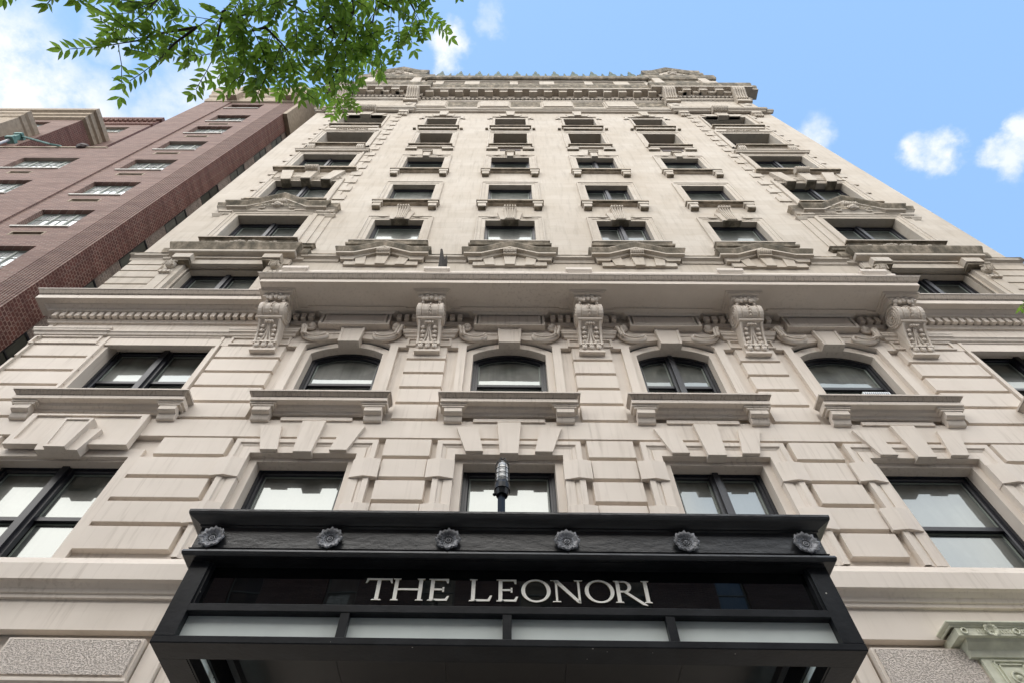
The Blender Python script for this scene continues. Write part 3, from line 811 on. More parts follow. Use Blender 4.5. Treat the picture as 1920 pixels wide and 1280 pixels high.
def spiral_side(mb, x, s_, c, r):
    for i, rr in enumerate((r * .88, r * .60, r * .33)):
        mb.torus((x + s_ * .004, c[0], c[1]), (1, 0, 0), rr, .018, 18, 5)
    mb.cyl(c, r * .14, *sorted((x, x + s_ * .03)), 10)

def console(bx):
    mb = MB()
    hw = .255
    mb.box(bx - .31, bx + .31, 0.10, 0.64, 14.13, 14.31)
    mb.box(bx - .255, bx + .255, 0.0, 0.52, 13.9, 14.13)
    c = (0.335, 13.86); r = 0.245
    FP = [(.065, 13.00), (.085, 13.12), (.14, 13.26), (.23, 13.41), (.36, 13.55)]
    prof = [(-.06, 12.83), (.03, 12.83), (.035, 12.92)] + FP + [(.42, 13.60)]
    for i in range(9):
        a = -math.pi * .40 + math.pi * .86 * i / 8
        prof.append((c[0] + r * math.cos(a), c[1] + r * math.sin(a)))
    prof += [(.20, 14.12), (-.06, 14.12)]
    mb.prism_x(prof, bx - hw, bx + hw)
    mb.cyl(c, r + .012, bx - hw - .035, bx - hw + .05, 24, 1.1); mb.cyl(c, r + .012, bx + hw - .05, bx + hw + .035, 24, 1.1)
    spiral_side(mb, bx - hw - .035, -1, c, r); spiral_side(mb, bx + hw + .035, 1, c, r)
    mb.box(bx - .28, bx + .28, -.06, 0.05, 12.80, 12.875)
    for q in (-1, 0, 1):
        mb.blob(bx + q * .155, .065, 12.955, .062, .05, .075, 8, 6)
        mb.box(bx + q * .155 - .055, bx + q * .155 + .055, .03, .095, 12.96, 13.015)
    mb.box(bx - hw - .01, bx + hw + .01, .03, .115, 13.02, 13.07)
    def front(t):
        f = t * 4; i = min(int(f), 3); u = f - i
        return (FP[i][0] + (FP[i + 1][0] - FP[i][0]) * u, FP[i][1] + (FP[i + 1][1] - FP[i][1]) * u)
    for s_ in (-1, 1):
        mb.tube([(bx + s_ * .228, front(t / 6)[0] + .02, front(t / 6)[1]) for t in range(7)], .032, 5)
        for q, t in enumerate((.22, .42, .60, .76)):
            d_, z_ = front(t); mb.blob(bx + s_ * (.145 - .012 * (q % 2)), d_ + .03, z_, .042, .04, .05, 7, 5)
            mb.blob(bx + s_ * .10, d_ + .02, z_ + .03, .022, .03, .05, 6, 4); mb.blob(bx + s_ * .175, d_ + .015, z_ + .02, .018, .025, .04, 6, 4)
        mb.tube([(bx + s_ * (.02 + .12 * (1 - t / 5) ** 2), front(t / 5 * .9)[0] + .025, front(t / 5 * .9)[1]) for t in range(6)], [.026, .022, .018, .015, .014, .013], 5)
    for q in (-1.5, -.5, .5, 1.5):
        d_, z_ = front(.90); mb.blob(bx + q * .05, d_ + .04, z_, .034, .04, .035, 6, 4)
    mb.tube([(bx, front(t / 5)[0] + .015, front(t / 5)[1]) for t in range(6)], [.05, .035, .022, .02, .02, .02], 6)
    mb.prism_x([(.30, 13.555), (.43, 13.555), (.445, 13.585), (.43, 13.615), (.30, 13.615)], bx - hw - .02, bx + hw + .02)
    for i in range(7):
        a = -math.pi * .28 + math.pi * .60 * i / 6
        mb.blob(bx, c[0] + (r + .012) * math.cos(a), c[1] + (r + .012) * math.sin(a), .024, .028, .028, 6, 4)
    for s_ in (-1, 1):
        for ox, rr in ((.055, .012), (.17, .016), (.215, .016)):
            mb.tube([(bx + s_ * ox, c[0] + r * math.cos(-math.pi * .35 + math.pi * .75 * i / 8), c[1] + r * math.sin(-math.pi * .35 + math.pi * .75 * i / 8)) for i in range(9)], rr, 5)
    # leaves draped over the top
    for x_, d_, z_, a, b_, e in ((-.17, .60, 14.13, .075, .05, .07), (.17, .60, 14.13, .075, .05, .07), (0, .62, 14.14, .05, .05, .085), (-.10, .62, 14.08, .04, .04, .06), (.10, .62, 14.08, .04, .04, .06),
                                  (-.23, .62, 14.19, .05, .05, .04), (.23, .62, 14.19, .05, .05, .04), (-.09, .64, 14.20, .05, .04, .035), (.09, .64, 14.20, .05, .04, .035), (0, .66, 14.25, .06, .05, .03), (-.19, .55, 14.05, .04, .04, .05), (.19, .55, 14.05, .04, .04, .05)):
        mb.blob(bx + x_, d_, z_, a, b_, e, 8, 6)
    return mb.build('console', PS, BAL)
for bx in (-7.2, -3.6, 0, 3.6, 7.2): console(bx)

# ================================================================== 4th FLOOR LEVEL
mb = MB()
def course4(xa, xb, z0, z1): block(mb, xa, xb, z0, z1, 0.05, -.01, .03)
for s_ in (-1, 1):
    for k, (z0, z1) in enumerate(((14.8, 15.4), (15.4, 15.85), (15.85, 16.25), (16.25, 16.65), (16.65, 17.03), (17.03, 17.35))):
        xi = 11.38 if k == 4 else (10.92 if k in (1, 3) else 11.25)
        if k == 5: xi = 11.45
        mb = MB() if k == 0 else mb
        course4(*sorted((s_ * xi, s_ * W)), z0, z1)
    mb.build('rusticated_blocks', LS, B)
segs = [(-W, -11.55), (-7.60, -6.72), (-4.08, -3.12), (-0.48, 0.48), (3.12, 4.08), (6.72, 7.60), (11.55, W)]
for x0, x1 in segs:
    mb = MB(); mb.use(LS); mb.ledge(x0 - .1, x1 + .1, [(0.0, 17.36), (0.03, 17.37), (0.06, 17.47), (0.14, 17.52), (0.14, 17.60)], 0, ends=False, cap=False)
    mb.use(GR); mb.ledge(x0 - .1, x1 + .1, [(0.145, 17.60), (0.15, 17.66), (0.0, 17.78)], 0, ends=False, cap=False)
    mb.build('string_course', LS, B)
for s_ in (-1, 1):
    mb = MB(); mb.box(*sorted((s_ * (W + .002), s_ * (W + .14))), -22, .145, 17.52, 17.68); mb.build('string_course', GR, B)

# small pediments over the (balcony level) fourth floor windows, carrying the fifth floor sills
for i, c in enumerate(COLS):
    w_ = win(c, 0.70, 14.8, 16.6, -0.25, double=(i == 2))
    mb = MB(); mb.use(LS)
    mb.prism([(c - 1.03, 17.10), (c + 1.03, 17.10), (c + 1.03, 17.34), (c + .70, 17.34), (c - .70, 17.34), (c - 1.03, 17.34)], 0, 0.07)
    mb.prism([(c - .65, 17.34), (c + .65, 17.34), (c + .45, 17.95), (c, 18.05), (c - .45, 17.95)], 0, 0.05)
    for s_ in (-1, 1):
        mb.prism([(c + s_ * .42, 17.094), (c + s_ * .68, 17.094), (c + s_ * .80, 17.74), (c + s_ * .50, 17.90)][::s_], 0, 0.10)
        mb.prism([(c + s_ * .80, 17.346), (c + s_ * 1.15, 17.346), (c + s_ * 1.20, 17.52), (c + s_ * .72, 17.52)][::s_], 0, 0.12)
    mb.prism([(c - .135, 17.091), (c + .135, 17.091), (c + .17, 17.62), (c - .17, 17.62)], 0, 0.12)
    # scroll block in the middle
    mb.cyl((0.14, 17.80), 0.13, c - .19, c + .19, 16)
    for q in range(7): mb.torus((c - .165 + q * .055, .14, 17.80), (1, 0, 0), .13, .016, 14, 5)
    mb.box(c - .19, c + .19, 0, .20, 17.62, 17.66)
    mid = [(c - .80, 0), (c, .42), (c + .80, 0)]
    mb.ledge(c - 1.16, c + 1.16, [(0.02, 17.42), (0.12, 17.44), (0.14, 17.52), (0.24, 17.54), (0.24, 17.62)], 0, mid, cap=False, dref=.10)
    mb.use(GR); mb.ledge(c - 1.16, c + 1.16, [(0.245, 17.62), (0.26, 17.66), (0.31, 17.80), (0.30, 17.86), (0.02, 17.98)], 0, mid, cap=False, dref=.10)
    mb.build('pediment', LS, w_)

# ================================================================== SHAFT WINDOWS
def sill_s(mb, c, hw, z, d=.18, t=.14, bl=0.0, blz=(0, 0), fluted=False):
    mb.use(MW); mb.ledge(c - hw + .02, c + hw - .02, [(0.0, z - t - .05), (d * .4, z - t - .03), (d * .6, z - t)], 0, ends=False, cap=False)
    mb.use(MW); mb.box(c - hw, c + hw, 0, d, z - t + .035, z - .03); mb.use(GR); mb.box(c - hw, c + hw, 0, d + .004, z - t, z - t + .035)
    mb.use(LS); mb.box(c - hw + .01, c + hw - .01, 0, d - .01, z - .03, z)
    if bl:
        for s_ in (-1, 1):
            bc = c + s_ * (hw - bl * .5 - .07)
            mb.use(LS); mb.box(bc - bl / 2, bc + bl / 2, 0, d * .8, blz[0], blz[1])
            mb.box(bc - bl / 2 - .04, bc + bl / 2 + .04, 0, d * .9, blz[1], z - t + .0)
            mb.use(GR); mb.box(bc - bl / 2 + .005, bc + bl / 2 - .005, 0, d * .7, blz[0] - .05, blz[0])

def flute_key(mb, c, z0, z1, h0, h1, d=.2, n=5):
    mb.use(LS)
    mb.prism([(c - h0 * 1.9, z0), (c + h0 * 1.9, z0), (c + h1 * 1.8, (z0 + z1) / 2 + .12), (c - h1 * 1.8, (z0 + z1) / 2 + .12)], -.1, d * .55)
    mb.prism([(c - h0, z0), (c + h0, z0), (c + h1, z1), (c - h1, z1)], -.1, d * .8)
    for q in range(n):
        t = (q + .5) / n * 2 - 1
        mb.tube([(c + t * h0 * .9, d * .8, z0 + .02), (c + t * (h0 + h1) / 2 * .9, d * .82, (z0 + z1) / 2), (c + t * h1 * .92, d * 1.0, z1 - .22), (c + t * h1 * .95, d * 1.25, z1 - .10)], h0 / n * .75, 5)
        mb.blob(c + t * h1 * .95, d * 1.2, z1 - .06, h1 / n * .9, .07, .09, 6, 4)
    mb.use(GR); mb.prism([(c - h0 * 1.5, z0 - .035), (c + h0 * 1.5, z0 - .035), (c + h0 * 1.7, z0 - .002), (c - h0 * 1.7, z0 - .002)], -.15, d * .6)

ARCH = [(0.29, 0.0), (0.29, 0.055), (0.24, 0.065), (0.23, 0.045), (0.13, 0.04), (0.12, 0.025), (0.02, 0.02), (0.0, 0.02), (0.0, -0.35)]
rx = random.Random(3)
for key, (zb, zt) in SH.items():
    for i, c in enumerate(COLS):
        w_ = win(c, 0.80, zb - .1, zt, {'8': -0.50, '9': -0.48}.get(key, -0.22), double=(i == 2 and key in '567'), rail=zb + (zt - zb) * .30, fw=.10)
        mb = MB(); mb.use(LS)
        if key == '9':
            mb.ring(c, .80, zt - .45, zb - .1, [(0.12, 0.0), (0.12, .05), (0.0, .03), (0.0, -.60)])
            mb.ring(c, .95, zt + .02, zt - .42, [(0.16, 0.0), (0.16, .06), (0.0, .04), (0.0, -.12), (-.16, -.12)])
            for s_ in (-1, 1):
                mb.box(*sorted((c + s_ * 1.22, c + s_ * 1.08)), 0, .05, zt - .5, zt - .36)
                mb.use(GR); mb.box(*sorted((c + s_ * 1.24, c + s_ * 1.10)), 0, .10, zb - .42, zb - .30); mb.use(LS)
        elif key == '8':
            mb.ring(c, .80, zt, zb - .1, [(0.28, 0.0), (0.28, .03), (0.20, .05), (0.18, .03), (0.10, .03), (0.09, .015), (0.0, .01), (0.0, -.60)])
        else:
            mb.ring(c, .80, zt, zb - .1, ARCH)
            if key in '57':
                for s_ in (-1, 1):
                    mb.box(*sorted((c + s_ * .42, c + s_ * .72)), .0, .075, zt + .20, zt + .31); mb.box(*sorted((c + s_ * .50, c + s_ * .64)), .0, .085, zt + .17, zt + .24)
        mb.build('surround', LS, w_)
        mb = MB()
        if key == '5':
            flute_key(mb, c, zt - .02, zt + 1.02, .165, .23, .13)
            mb.build('keystone', LS, w_)
        elif key == '7':
            mb.use(LS); mb.prism([(c - .13, zt - .06), (c + .13, zt - .06), (c + .155, zt + .50), (c - .155, zt + .50)], -.05, .12)
            mb.box(c - .20, c + .20, 0, .16, zt + .50, zt + .60); mb.use(GR); mb.box(c - .22, c + .22, 0, .18, zt + .60, zt + .68)
            mb.build('keystone', LS, w_)
        elif key == '9':
            mb.use(LS); mb.prism([(c - .5, zt + .04), (c + .5, zt + .04), (c + .62, zt + .42), (c - .62, zt + .42)], -.12, .08); mb.prism([(c - .18, zt - .03), (c + .18, zt - .03), (c + .24, zt + .85), (c - .24, zt + .85)], -.12, .15)
            mb.build('keystone', LS, w_)
        mb = MB()
        if key == '5':
            mb.use(GR); mb.ledge(c - 1.02, c + 1.02, [(0.10, 18.36), (0.10, 18.40), (0.16, 18.42), (0.20, 18.52)], 0, cap=False, dref=.05)
            mb.use(LS); mb.ledge(c - 1.02, c + 1.02, [(0.21, 18.52), (0.21, 18.58), (0, 18.60)], 0, cap=False, dref=.05)
            mb.box(c - 1.08, c + 1.08, 0, .13, 18.18, 18.34); mb.use(GR); mb.ledge(c - 1.08, c + 1.08, [(.13, 18.20), (.20, 18.24), (.22, 18.32), (.05, 18.35)], 0, dref=.08, cap=False)
            mb.use(LS)
            for s_ in (-1, 1): mb.box(*sorted((c + s_ * 1.06, c + s_ * .79)), 0, .14, 17.95, 18.18)
        elif key == '6': sill_s(mb, c, 1.16, zb, .20, .14, .27, (zb - .55, zb - .30))
        elif key == '7': sill_s(mb, c, 1.17, zb, .18, .16, .27, (zb - .62, zb - .36))
        elif key == '8':
            sill_s(mb, c, .99, zb, .17, .14)
            mb.use(LS)
            for s_ in (-1, 1): mb.box(*sorted((c + s_ * 1.06, c + s_ * .56)), 0, .09, zb - .62, zb - .38); mb.use(GR); mb.box(*sorted((c + s_ * 1.06, c + s_ * .56)), 0, .06, zb - .68, zb - .62); mb.use(LS)
            mb.box(c - .92, c + .92, 0, .10, zb - .34, zb - .20)
            if i in (1, 3): mb.use(DARK); mb.box(c - .46, c + .46, 0.0, .02, zb - .72, zb - .40)  # dark plate paints the shade of a recessed slot below the sill
        elif key == '9':
            sill_s(mb, c, 1.04, zb, .17, .14); mb.use(LS); mb.box(c - .96, c + .96, 0, .10, zb - .42, zb - .18)
            mb.use(GR); mb.box(c - .96, c + .96, 0, .08, zb - .47, zb - .42)
        mb.build('sill', LS, w_)

# ---- outer bay windows of the shaft
def swag(mb, c, d, z, k=1.0):
    for s_ in (-1, 1):
        mb.tube([(c + s_ * (.10 + .75 * t / 8) * k, d + .05, z + (.10 * math.sin(t * 1.1) - .03 * t / 3) * k) for t in range(9)], [.085 * k * (1 - t / 10) for t in range(9)], 6)
        for q in range(5): mb.blob(c + s_ * (.12 + q * .10) * k, d + .09, z + (.13 - .035 * q) * k, .06 * k, .06 * k, .055 * k, 6, 4)
    mb.blob(c, d + .12, z + .02, .15 * k, .12 * k, .14 * k, 8, 5); mb.torus((c - .10 * k, d + .14, z + .02 * k), (0, 1, 0), .07 * k, .03 * k, 12, 5); mb.torus((c + .10 * k, d + .14, z + .02 * k), (0, 1, 0), .07 * k, .03 * k, 12, 5)
    mb.cyl((d + .12, z + .26 * k), .11 * k, c - .24 * k, c + .24 * k, 14)
    for q in range(6): mb.torus((c + (-.20 + q * .08) * k, d + .12, z + .26 * k), (1, 0, 0), .11 * k, .02 * k, 12, 5)

for s_ in (-1, 1):
    c = s_ * OC
    # fourth floor, set under a straight hood on consoles
    w_ = win(c, 1.05, 14.75, 17.0, -0.30, double=True, fw=.12, mull=.11)
    mb = MB(); mb.use(LS)
    mb.ring(c, 1.05, 16.97, 14.7, [(0.09, 0.10), (0.09, -0.08), (0.0, -0.08), (0.0, -0.40)])
    mb.ring(c, 1.14, 17.02, 14.7, [(0.55, 0.0), (0.55, 0.02), (0.40, 0.04), (0.40, 0.10), (0.0, 0.10)])
    mb.box(c - 1.69, c + 1.69, 0, .104, 17.024, 17.34)
    mb.box(c - 1.0, c + 1.0, .09, .16, 17.30, 17.36)
    mb.build('surround', LS, w_)
    for t in (-1, 1):
        mb = MB(); mb.use(LS); cx = c + t * 1.24
        mb.box(cx - .25, cx + .25, 0, .30, 17.04, 17.28)
        mb.use(GR); mb.box(cx - .23, cx + .23, 0, .25, 16.96, 17.04); mb.use(LS)
        ox = c + t * 1.42
        mb.blob(ox, .18, 16.78, .14, .12, .16, 8, 6)
        for q in range(5): mb.tube([(ox - .13 + q * .065, .24, 16.66), (ox - .10 + q * .05, .30, 16.80), (ox - .12 + q * .06, .22, 16.92)], .02, 5)
        mb.prism([(ox - .13, 15.2), (ox + .13, 15.2), (ox + .15, 16.7), (ox - .15, 16.7)], 0, .12)
        for q in range(3): mb.box(ox - .15 + q * .11, ox - .07 + q * .11, .12, .19, 16.36, 16.46)
        mb.build('console', LS, w_)
    mb = MB(); mb.use(LS)
    mb.ledge(c - 1.50, c + 1.50, [(0.05, 17.34), (0.10, 17.36), (0.12, 17.42), (0.28, 17.44), (0.30, 17.46), (0.30, 17.56)], 0, cap=False, dref=.02)
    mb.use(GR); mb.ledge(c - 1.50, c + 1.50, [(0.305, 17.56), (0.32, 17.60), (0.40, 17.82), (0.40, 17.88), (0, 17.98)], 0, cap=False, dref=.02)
    mb.use(LS); mb.ledge(c - 1.90, c + 1.90, [(0.0, 17.36), (0.08, 17.40), (0.10, 17.56), (0.18, 17.60)], 0, cap=False, dref=.0)
    mb.use(GR); mb.ledge(c - 1.90, c + 1.90, [(0.185, 17.60), (0.20, 17.70), (0.21, 17.84), (0, 17.95)], 0, cap=False, dref=.0)
    mb.build('hood', LS, w_)
    # fifth floor: pedimented
    zb, zt = SHO['5']
    w_ = win(c, OHW, zb - .1, zt, -0.30, double=True, fw=.12, mull=.10, rail=zb + .6)
    mb = MB(); mb.use(LS)
    mb.ring(c, OHW, zt, zb - .1, [(0.29, 0.0), (0.29, .10), (0.22, .115), (0.21, .09), (0.12, .085), (0.11, .065), (0.02, .06), (0.0, .05), (0.0, -.40)])
    for t in (-1, 1):
        mb.box(*sorted((c + t * 1.46, c + t * 1.72)), 0, .06, zb - .35, zt + .02); mb.box(*sorted((c + t * 1.72, c + t * 1.95)), 0, .03, zb - .45, zt - .05)
        mb.ledge(*sorted((c + t * 1.50, c + t * 1.74)), [(0.06, zt + .0), (.10, zt + .04), (.12, zt + .10), (.16, zt + .13), (.16, zt + .20), (0, zt + .22)], 0, dref=.06)
        mb.ledge(*sorted((c + t * 1.74, c + t * 1.96)), [(0.03, zt - .10), (.06, zt - .06), (.09, zt + .0), (.11, zt + .03), (.11, zt + .08), (0, zt + .1)], 0, dref=.03)
        mb.use(GR); mb.ledge(*sorted((c + t * 1.46, c + t * 1.98)), [(0.02, zb - .50), (.10, zb - .46), (.12, zb - .38), (.16, zb - .34), (0, zb - .3)], 0, dref=.05); mb.use(LS)
        mb.box(*sorted((c + t * .62, c + t * 1.35)), 0, .14, zt + .31, zt + .40)
    mb.build('surround', LS, w_)
    mb = MB(); mid = [(c - 1.0, 0), (c, .80), (c + 1.0, 0)]
    mb.use(LS); mb.prism([(c - 1.35, zt + .35), (c + 1.35, zt + .35), (c + .9, zt + .5), (c, zt + 1.22), (c - .9, zt + .5)], 0, .06)
    mb.ledge(c - 1.48, c + 1.48, [(0.05, 21.14), (0.12, 21.17), (0.14, 21.22), (0.24, 21.25), (0.24, 21.32)], 0, mid, cap=False, dref=.05)
    mb.use(GR); mb.ledge(c - 1.48, c + 1.48, [(0.245, 21.32), (0.26, 21.36), (0.34, 21.50), (0.35, 21.56), (0.02, 21.66)], 0, mid, cap=False, dref=.05)
    mb.use(LS); mb.ledge(c - 1.82, c + 1.82, [(0.0, 21.10), (0.10, 21.14), (0.14, 21.28), (0.20, 21.34)], 0, cap=False)
    mb.use(GR); mb.ledge(c - 1.82, c + 1.82, [(0.205, 21.34), (0.21, 21.42), (0.25, 21.58), (0, 21.62)], 0, cap=False)
    mb.use(LS); swag(mb, c, .10, 21.42, 1.0)
    mb.build('pediment', LS, w_, False)
    mb = MB(); mb.use(GR); mb.ledge(c - 1.34, c + 1.34, [(0.02, zb - .16), (.12, zb - .14), (.14, zb - .08), (.22, zb - .05)], 0, cap=False, dref=.08)
    mb.use(LS); mb.ledge(c - 1.34, c + 1.34, [(.225, zb - .05), (.225, zb), (0, zb + .02)], 0, cap=False, dref=.08)
    mb.box(c - 1.42, c + 1.42, 0, .10, zb - .42, zb - .16)
    for t in (-1, 1):
        for q in range(8): mb.blob(c + t * (.10 + q * .11), .13, zb - .22 + .06 * math.sin(q * .9 + .5) - .008 * q, .075, .06, .06, 6, 4)
    mb.build('sill', LS, w_)
    # upper floors
    for key in '6789':
        zb, zt = SHO[key]
        w_ = win(c, OHW, zb - .1, zt, {'8': -.52, '9': -.46}.get(key, -.26), double=key in '67', fw=.11, mull=.09, rail=zb + .6)
        mb = MB(); mb.use(LS)
        if key in '678':
            mb.ring(c, OHW, zt, zb - .1, [(0.27, 0.0), (0.27, .07), (0.20, .09), (0.19, .06), (0.10, .055), (0.09, .035), (0.0, .03), (0.0, -.62)])
        else:
            mb.ring(c, OHW, zt, zb - .1, [(0.14, 0.0), (0.14, .05), (0.0, .03), (0.0, -.56)])
        if key == '8':
            mb.prism([(c - 1.45, zt + .27), (c + 1.45, zt + .27), (c + 1.30, zt + .62), (c - 1.30, zt + .62)], 0, .08)
            for q in range(14): mb.blob(c - .75 + q * .115, .10, zt + .42 + .05 * math.sin(q * 1.3), .06, .05, .05, 6, 4)
        if key == '7':
            mb.ledge(c - 1.52, c + 1.52, [(0.02, zt + .28), (0.12, zt + .30), (0.14, zt + .38), (0.18, zt + .42), (0, zt + .44)], 0, dref=.05)
            mb.box(c - 1.05, c + 1.05, 0, .05, zt + .50, zt + 1.06)
            rows = [[(c - 1.15, .0, zt + .45), (c + 1.15, 0, zt + .45), (c + 1.15, 0, zt + 1.12), (c - 1.15, 0, zt + 1.12)], [(c - 1.12, .09, zt + .46), (c + 1.12, .09, zt + .46), (c + 1.12, .09, zt + 1.10), (c - 1.12, .09, zt + 1.10)], [(c - 1.05, .06, zt + .51), (c + 1.05, .06, zt + .51), (c + 1.05, .06, zt + 1.05), (c - 1.05, .06, zt + 1.05)]]
            mb.strip(rows, True)
        mb.build('surround', LS, w_)
        if key == '6':
            mb = MB(); mb.use(LS)
            for q in (-1, 0, 1):
                cx = c + q * .80
                mb.prism([(cx - .19 + q * -.04, zt - .04), (cx + .19 + q * -.04, zt - .04), (cx + .26 + q * .22, zt + 1.05), (cx - .20 + q * .22, zt + 1.05)], -.1, .17 if q == 0 else .13)
                mb.use(GR); mb.prism([(cx - .17 + q * -.04, zt - .08), (cx + .17 + q * -.04, zt - .08), (cx + .19 + q * -.04, zt - .042), (cx - .19 + q * -.04, zt - .042)], -.22, .12); mb.use(LS)
            mb.box(c - 1.2, c + 1.2, 0, .07, zt + .30, zt + .38); mb.box(c - 1.2, c + 1.2, 0, .05, zt + .5, zt + .62)
            mb.cyl((.22, zt + 1.0), .14, c - .26, c + .26, 14)
            for q in range(7): mb.torus((c - .23 + q * .077, .22, zt + 1.0), (1, 0, 0), .14, .022, 12, 5)
            mb.build('keystone', LS, w_)
        if key == '9':
            mb = MB(); mb.use(LS)
            mb.prism([(c - .9, zt), (c + .9, zt), (c + 1.1, zt + .45), (c - 1.1, zt + .45)], -.1, .08)
            mb.prism([(c - .28, zt - .08), (c + .28, zt - .08), (c + .34, zt + .6), (c - .34, zt + .6)], -.1, .14)
            mb.cyl((.20, zt + .85), .24, c - .42, c + .42, 14)
            for q in range(8): mb.torus((c - .38 + q * .108, .20, zt + .85), (1, 0, 0), .24, .035, 12, 5)
            mb.build('keystone', LS, w_)
            for t in (-1, 1):
                mb = MB(); cx = c + t * 1.97
                mb.use(LS); mb.box(cx - .26, cx + .26, 0, .18, zt + .45, zt + .90)
                for q in range(3): mb.prism_x([(0, zt + .10), (.10, zt + .10), (.15, zt + .25), (.13, zt + .42), (0, zt + .42)], cx - .24 + q * .17, cx - .10 + q * .17)
                mb.build('console', LS, w_)
        mb = MB()
        if key == '6': sill_s(mb, c, 1.43, zb, .20, .14)
        elif key == '7': sill_s(mb, c, 1.66, zb + 1.0 - .95, .20, .20)
        elif key == '8':
            sill_s(mb, c, 1.27, zb, .20, .16)
            mb.use(LS)
            for t in (-1, 1):
                for q in range(4): mb.prism_x([(0, zb - .75), (.08, zb - .72), (.17, zb - .5), (.18, zb - .22), (0, zb - .2)], c + t * 1.10 - .15 + q * .08, c + t * 1.10 - .09 + q * .08)
        else:
            sill_s(mb, c, 1.30, zb, .20, .18); mb.use(LS); mb.box(c - 1.2, c + 1.2, 0, .12, zb - .5, zb - .2)
        mb.build('sill', LS, w_)

# toothed quoins flanking the outer bays
for s_, xi, xlong, xshort in ((1, 11.05, 11.32, 11.17), (1, 8.10, 7.66, 7.92), (-1, 11.05, 11.32, 11.17), (-1, 8.10, 7.66, 7.92)):
    z = 22.55
    k = 0
    mb = MB()
    while z < 36.3:
        h = 0.47
        lo = (k % 2 == 0)
        if True:
            xo_ = xlong if lo else xshort
            a, b_ = sorted((s_ * xi, s_ * xo_))
            mb.use(LS); mb.box(a, b_, -.01, .045 if lo else .03, z + .03, z + h)
        z += h; k += 1
    mb.build('quoins', LS, B)

# ================================================================== TOP: band, frieze, main cornice, attic
BAYS = [(7.22, 12.05), (-12.05, -7.22)]
mb = MB(); mb.use(LS)
mb.ledge(-W, W, [(0.0, 36.86), (0.10, 36.88), (0.14, 36.96), (0.20, 37.0), (0.20, 37.12)], 0, cap=False)
mb.use(GR); mb.ledge(-W, W, [(0.205, 37.12), (0.21, 37.20), (0, 37.30)], 0, cap=False)
for xa, xb in BAYS:
    mb.use(LS); mb.box(xa, xb, 0, .10, 36.88, 40.6)
    mb.ledge(xa, xb, [(0.10, 36.80), (0.18, 36.83), (0.22, 36.92), (0.30, 36.96), (0.30, 37.12)], 0, cap=False, dref=.1)
    mb.use(GR); mb.ledge(xa, xb, [(0.305, 37.12), (0.31, 37.2), (0, 37.32)], 0, cap=False, dref=.1)
mb.build('band_course', LS, B)
mb = MB(); mb.use(LS)
x = -6.35
k = 0
for k in range(8):
    xa = -7.30 + k * 1.825
    if k % 2 == 0:
        mb.box(xa + .10, xa + 1.75, 0, .10, 38.35, 39.75); mb.box(xa + .0, xa + 1.82, 0, .05, 38.2, 39.85)
    else:
        mb.box(xa + .05, xa + 1.75, 0, .03, 38.0, 38.25)
for xa, xb in BAYS:
    mb.box(xa + 1.2, xb - 1.2, .10, .14, 38.0, 38.3)
mb.use(GR)
for k in range(8):
    xa = -7.30 + k * 1.825
    if k % 2: mb.box(xa + .05, xa + 1.75, .0, .012, 38.6, 39.8)
mb.build('frieze_panels', LS, B)
def big_cornice(x0, x1, o, name='main_cornice'):
    mb = MB(); mb.use(LS)
    mb.ledge(x0, x1, [(o + 0.0, 39.85), (o + .08, 39.95), (o + .10, 40.05)], 0, cap=False, dref=o)
    n = int((x1 - x0) / .245)
    for i in range(n + 1):
        mb.blob(x0 + .05 + i * (x1 - x0 - .1) / n, o + .13, 40.17, .085, .06, .12, 8, 5)
    mb.ledge(x0, x1, [(o + .12, 40.30), (o + .17, 40.34), (o + .17, 40.85), (o + .60, 40.86), (o + .60, 41.10)], 0, cap=False, dref=o)
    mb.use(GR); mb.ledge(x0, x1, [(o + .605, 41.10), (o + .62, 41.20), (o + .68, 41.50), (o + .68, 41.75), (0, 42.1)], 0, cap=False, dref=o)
    # modillions
    mb.use(LS); m_ = max(2, int(round((x1 - x0) / .90)))
    for i in range(m_):
        cx = x0 + (i + .5) * (x1 - x0) / m_
        mb.box(cx - .23, cx + .23, o + .15, o + .50, 40.42, 40.78); mb.box(cx - .27, cx + .27, o + .15, o + .55, 40.78, 40.855)
    return mb.build(name, LS, B)
big_cornice(-W + .02, W - .02, 0.0)
for xa, xb in BAYS: big_cornice(xa, xb, 0.15)
for bx in (-11.7, -7.6, 7.6, 11.7):
    mb = MB(); mb.use(LS)
    prof = [(.05, 39.2), (.30, 39.2), (.32, 39.5), (.38, 39.8), (.50, 40.1), (.66, 40.35), (.72, 40.6), (.70, 40.85), (.05, 40.85)]
    mb.prism_x(prof, bx - .36, bx + .36)
    for q in range(5):
        mb.tube([(bx - .28 + q * .14, d_ + .02, z_) for d_, z_ in prof[2:8]], .06, 6)
        mb.blob(bx - .28 + q * .14, .70, 40.72, .075, .08, .11, 6, 4)
    mb.box(bx - .42, bx + .42, 0, .32, 39.0, 39.2)
    mb.blob(bx, .15, 38.5, .25, .1, .3)
    mb.prism([(bx - .33, 37.4), (bx + .33, 37.4), (bx + .38, 39.0), (bx - .38, 39.0)], 0, .16)
    mb.build('console', LS, B)
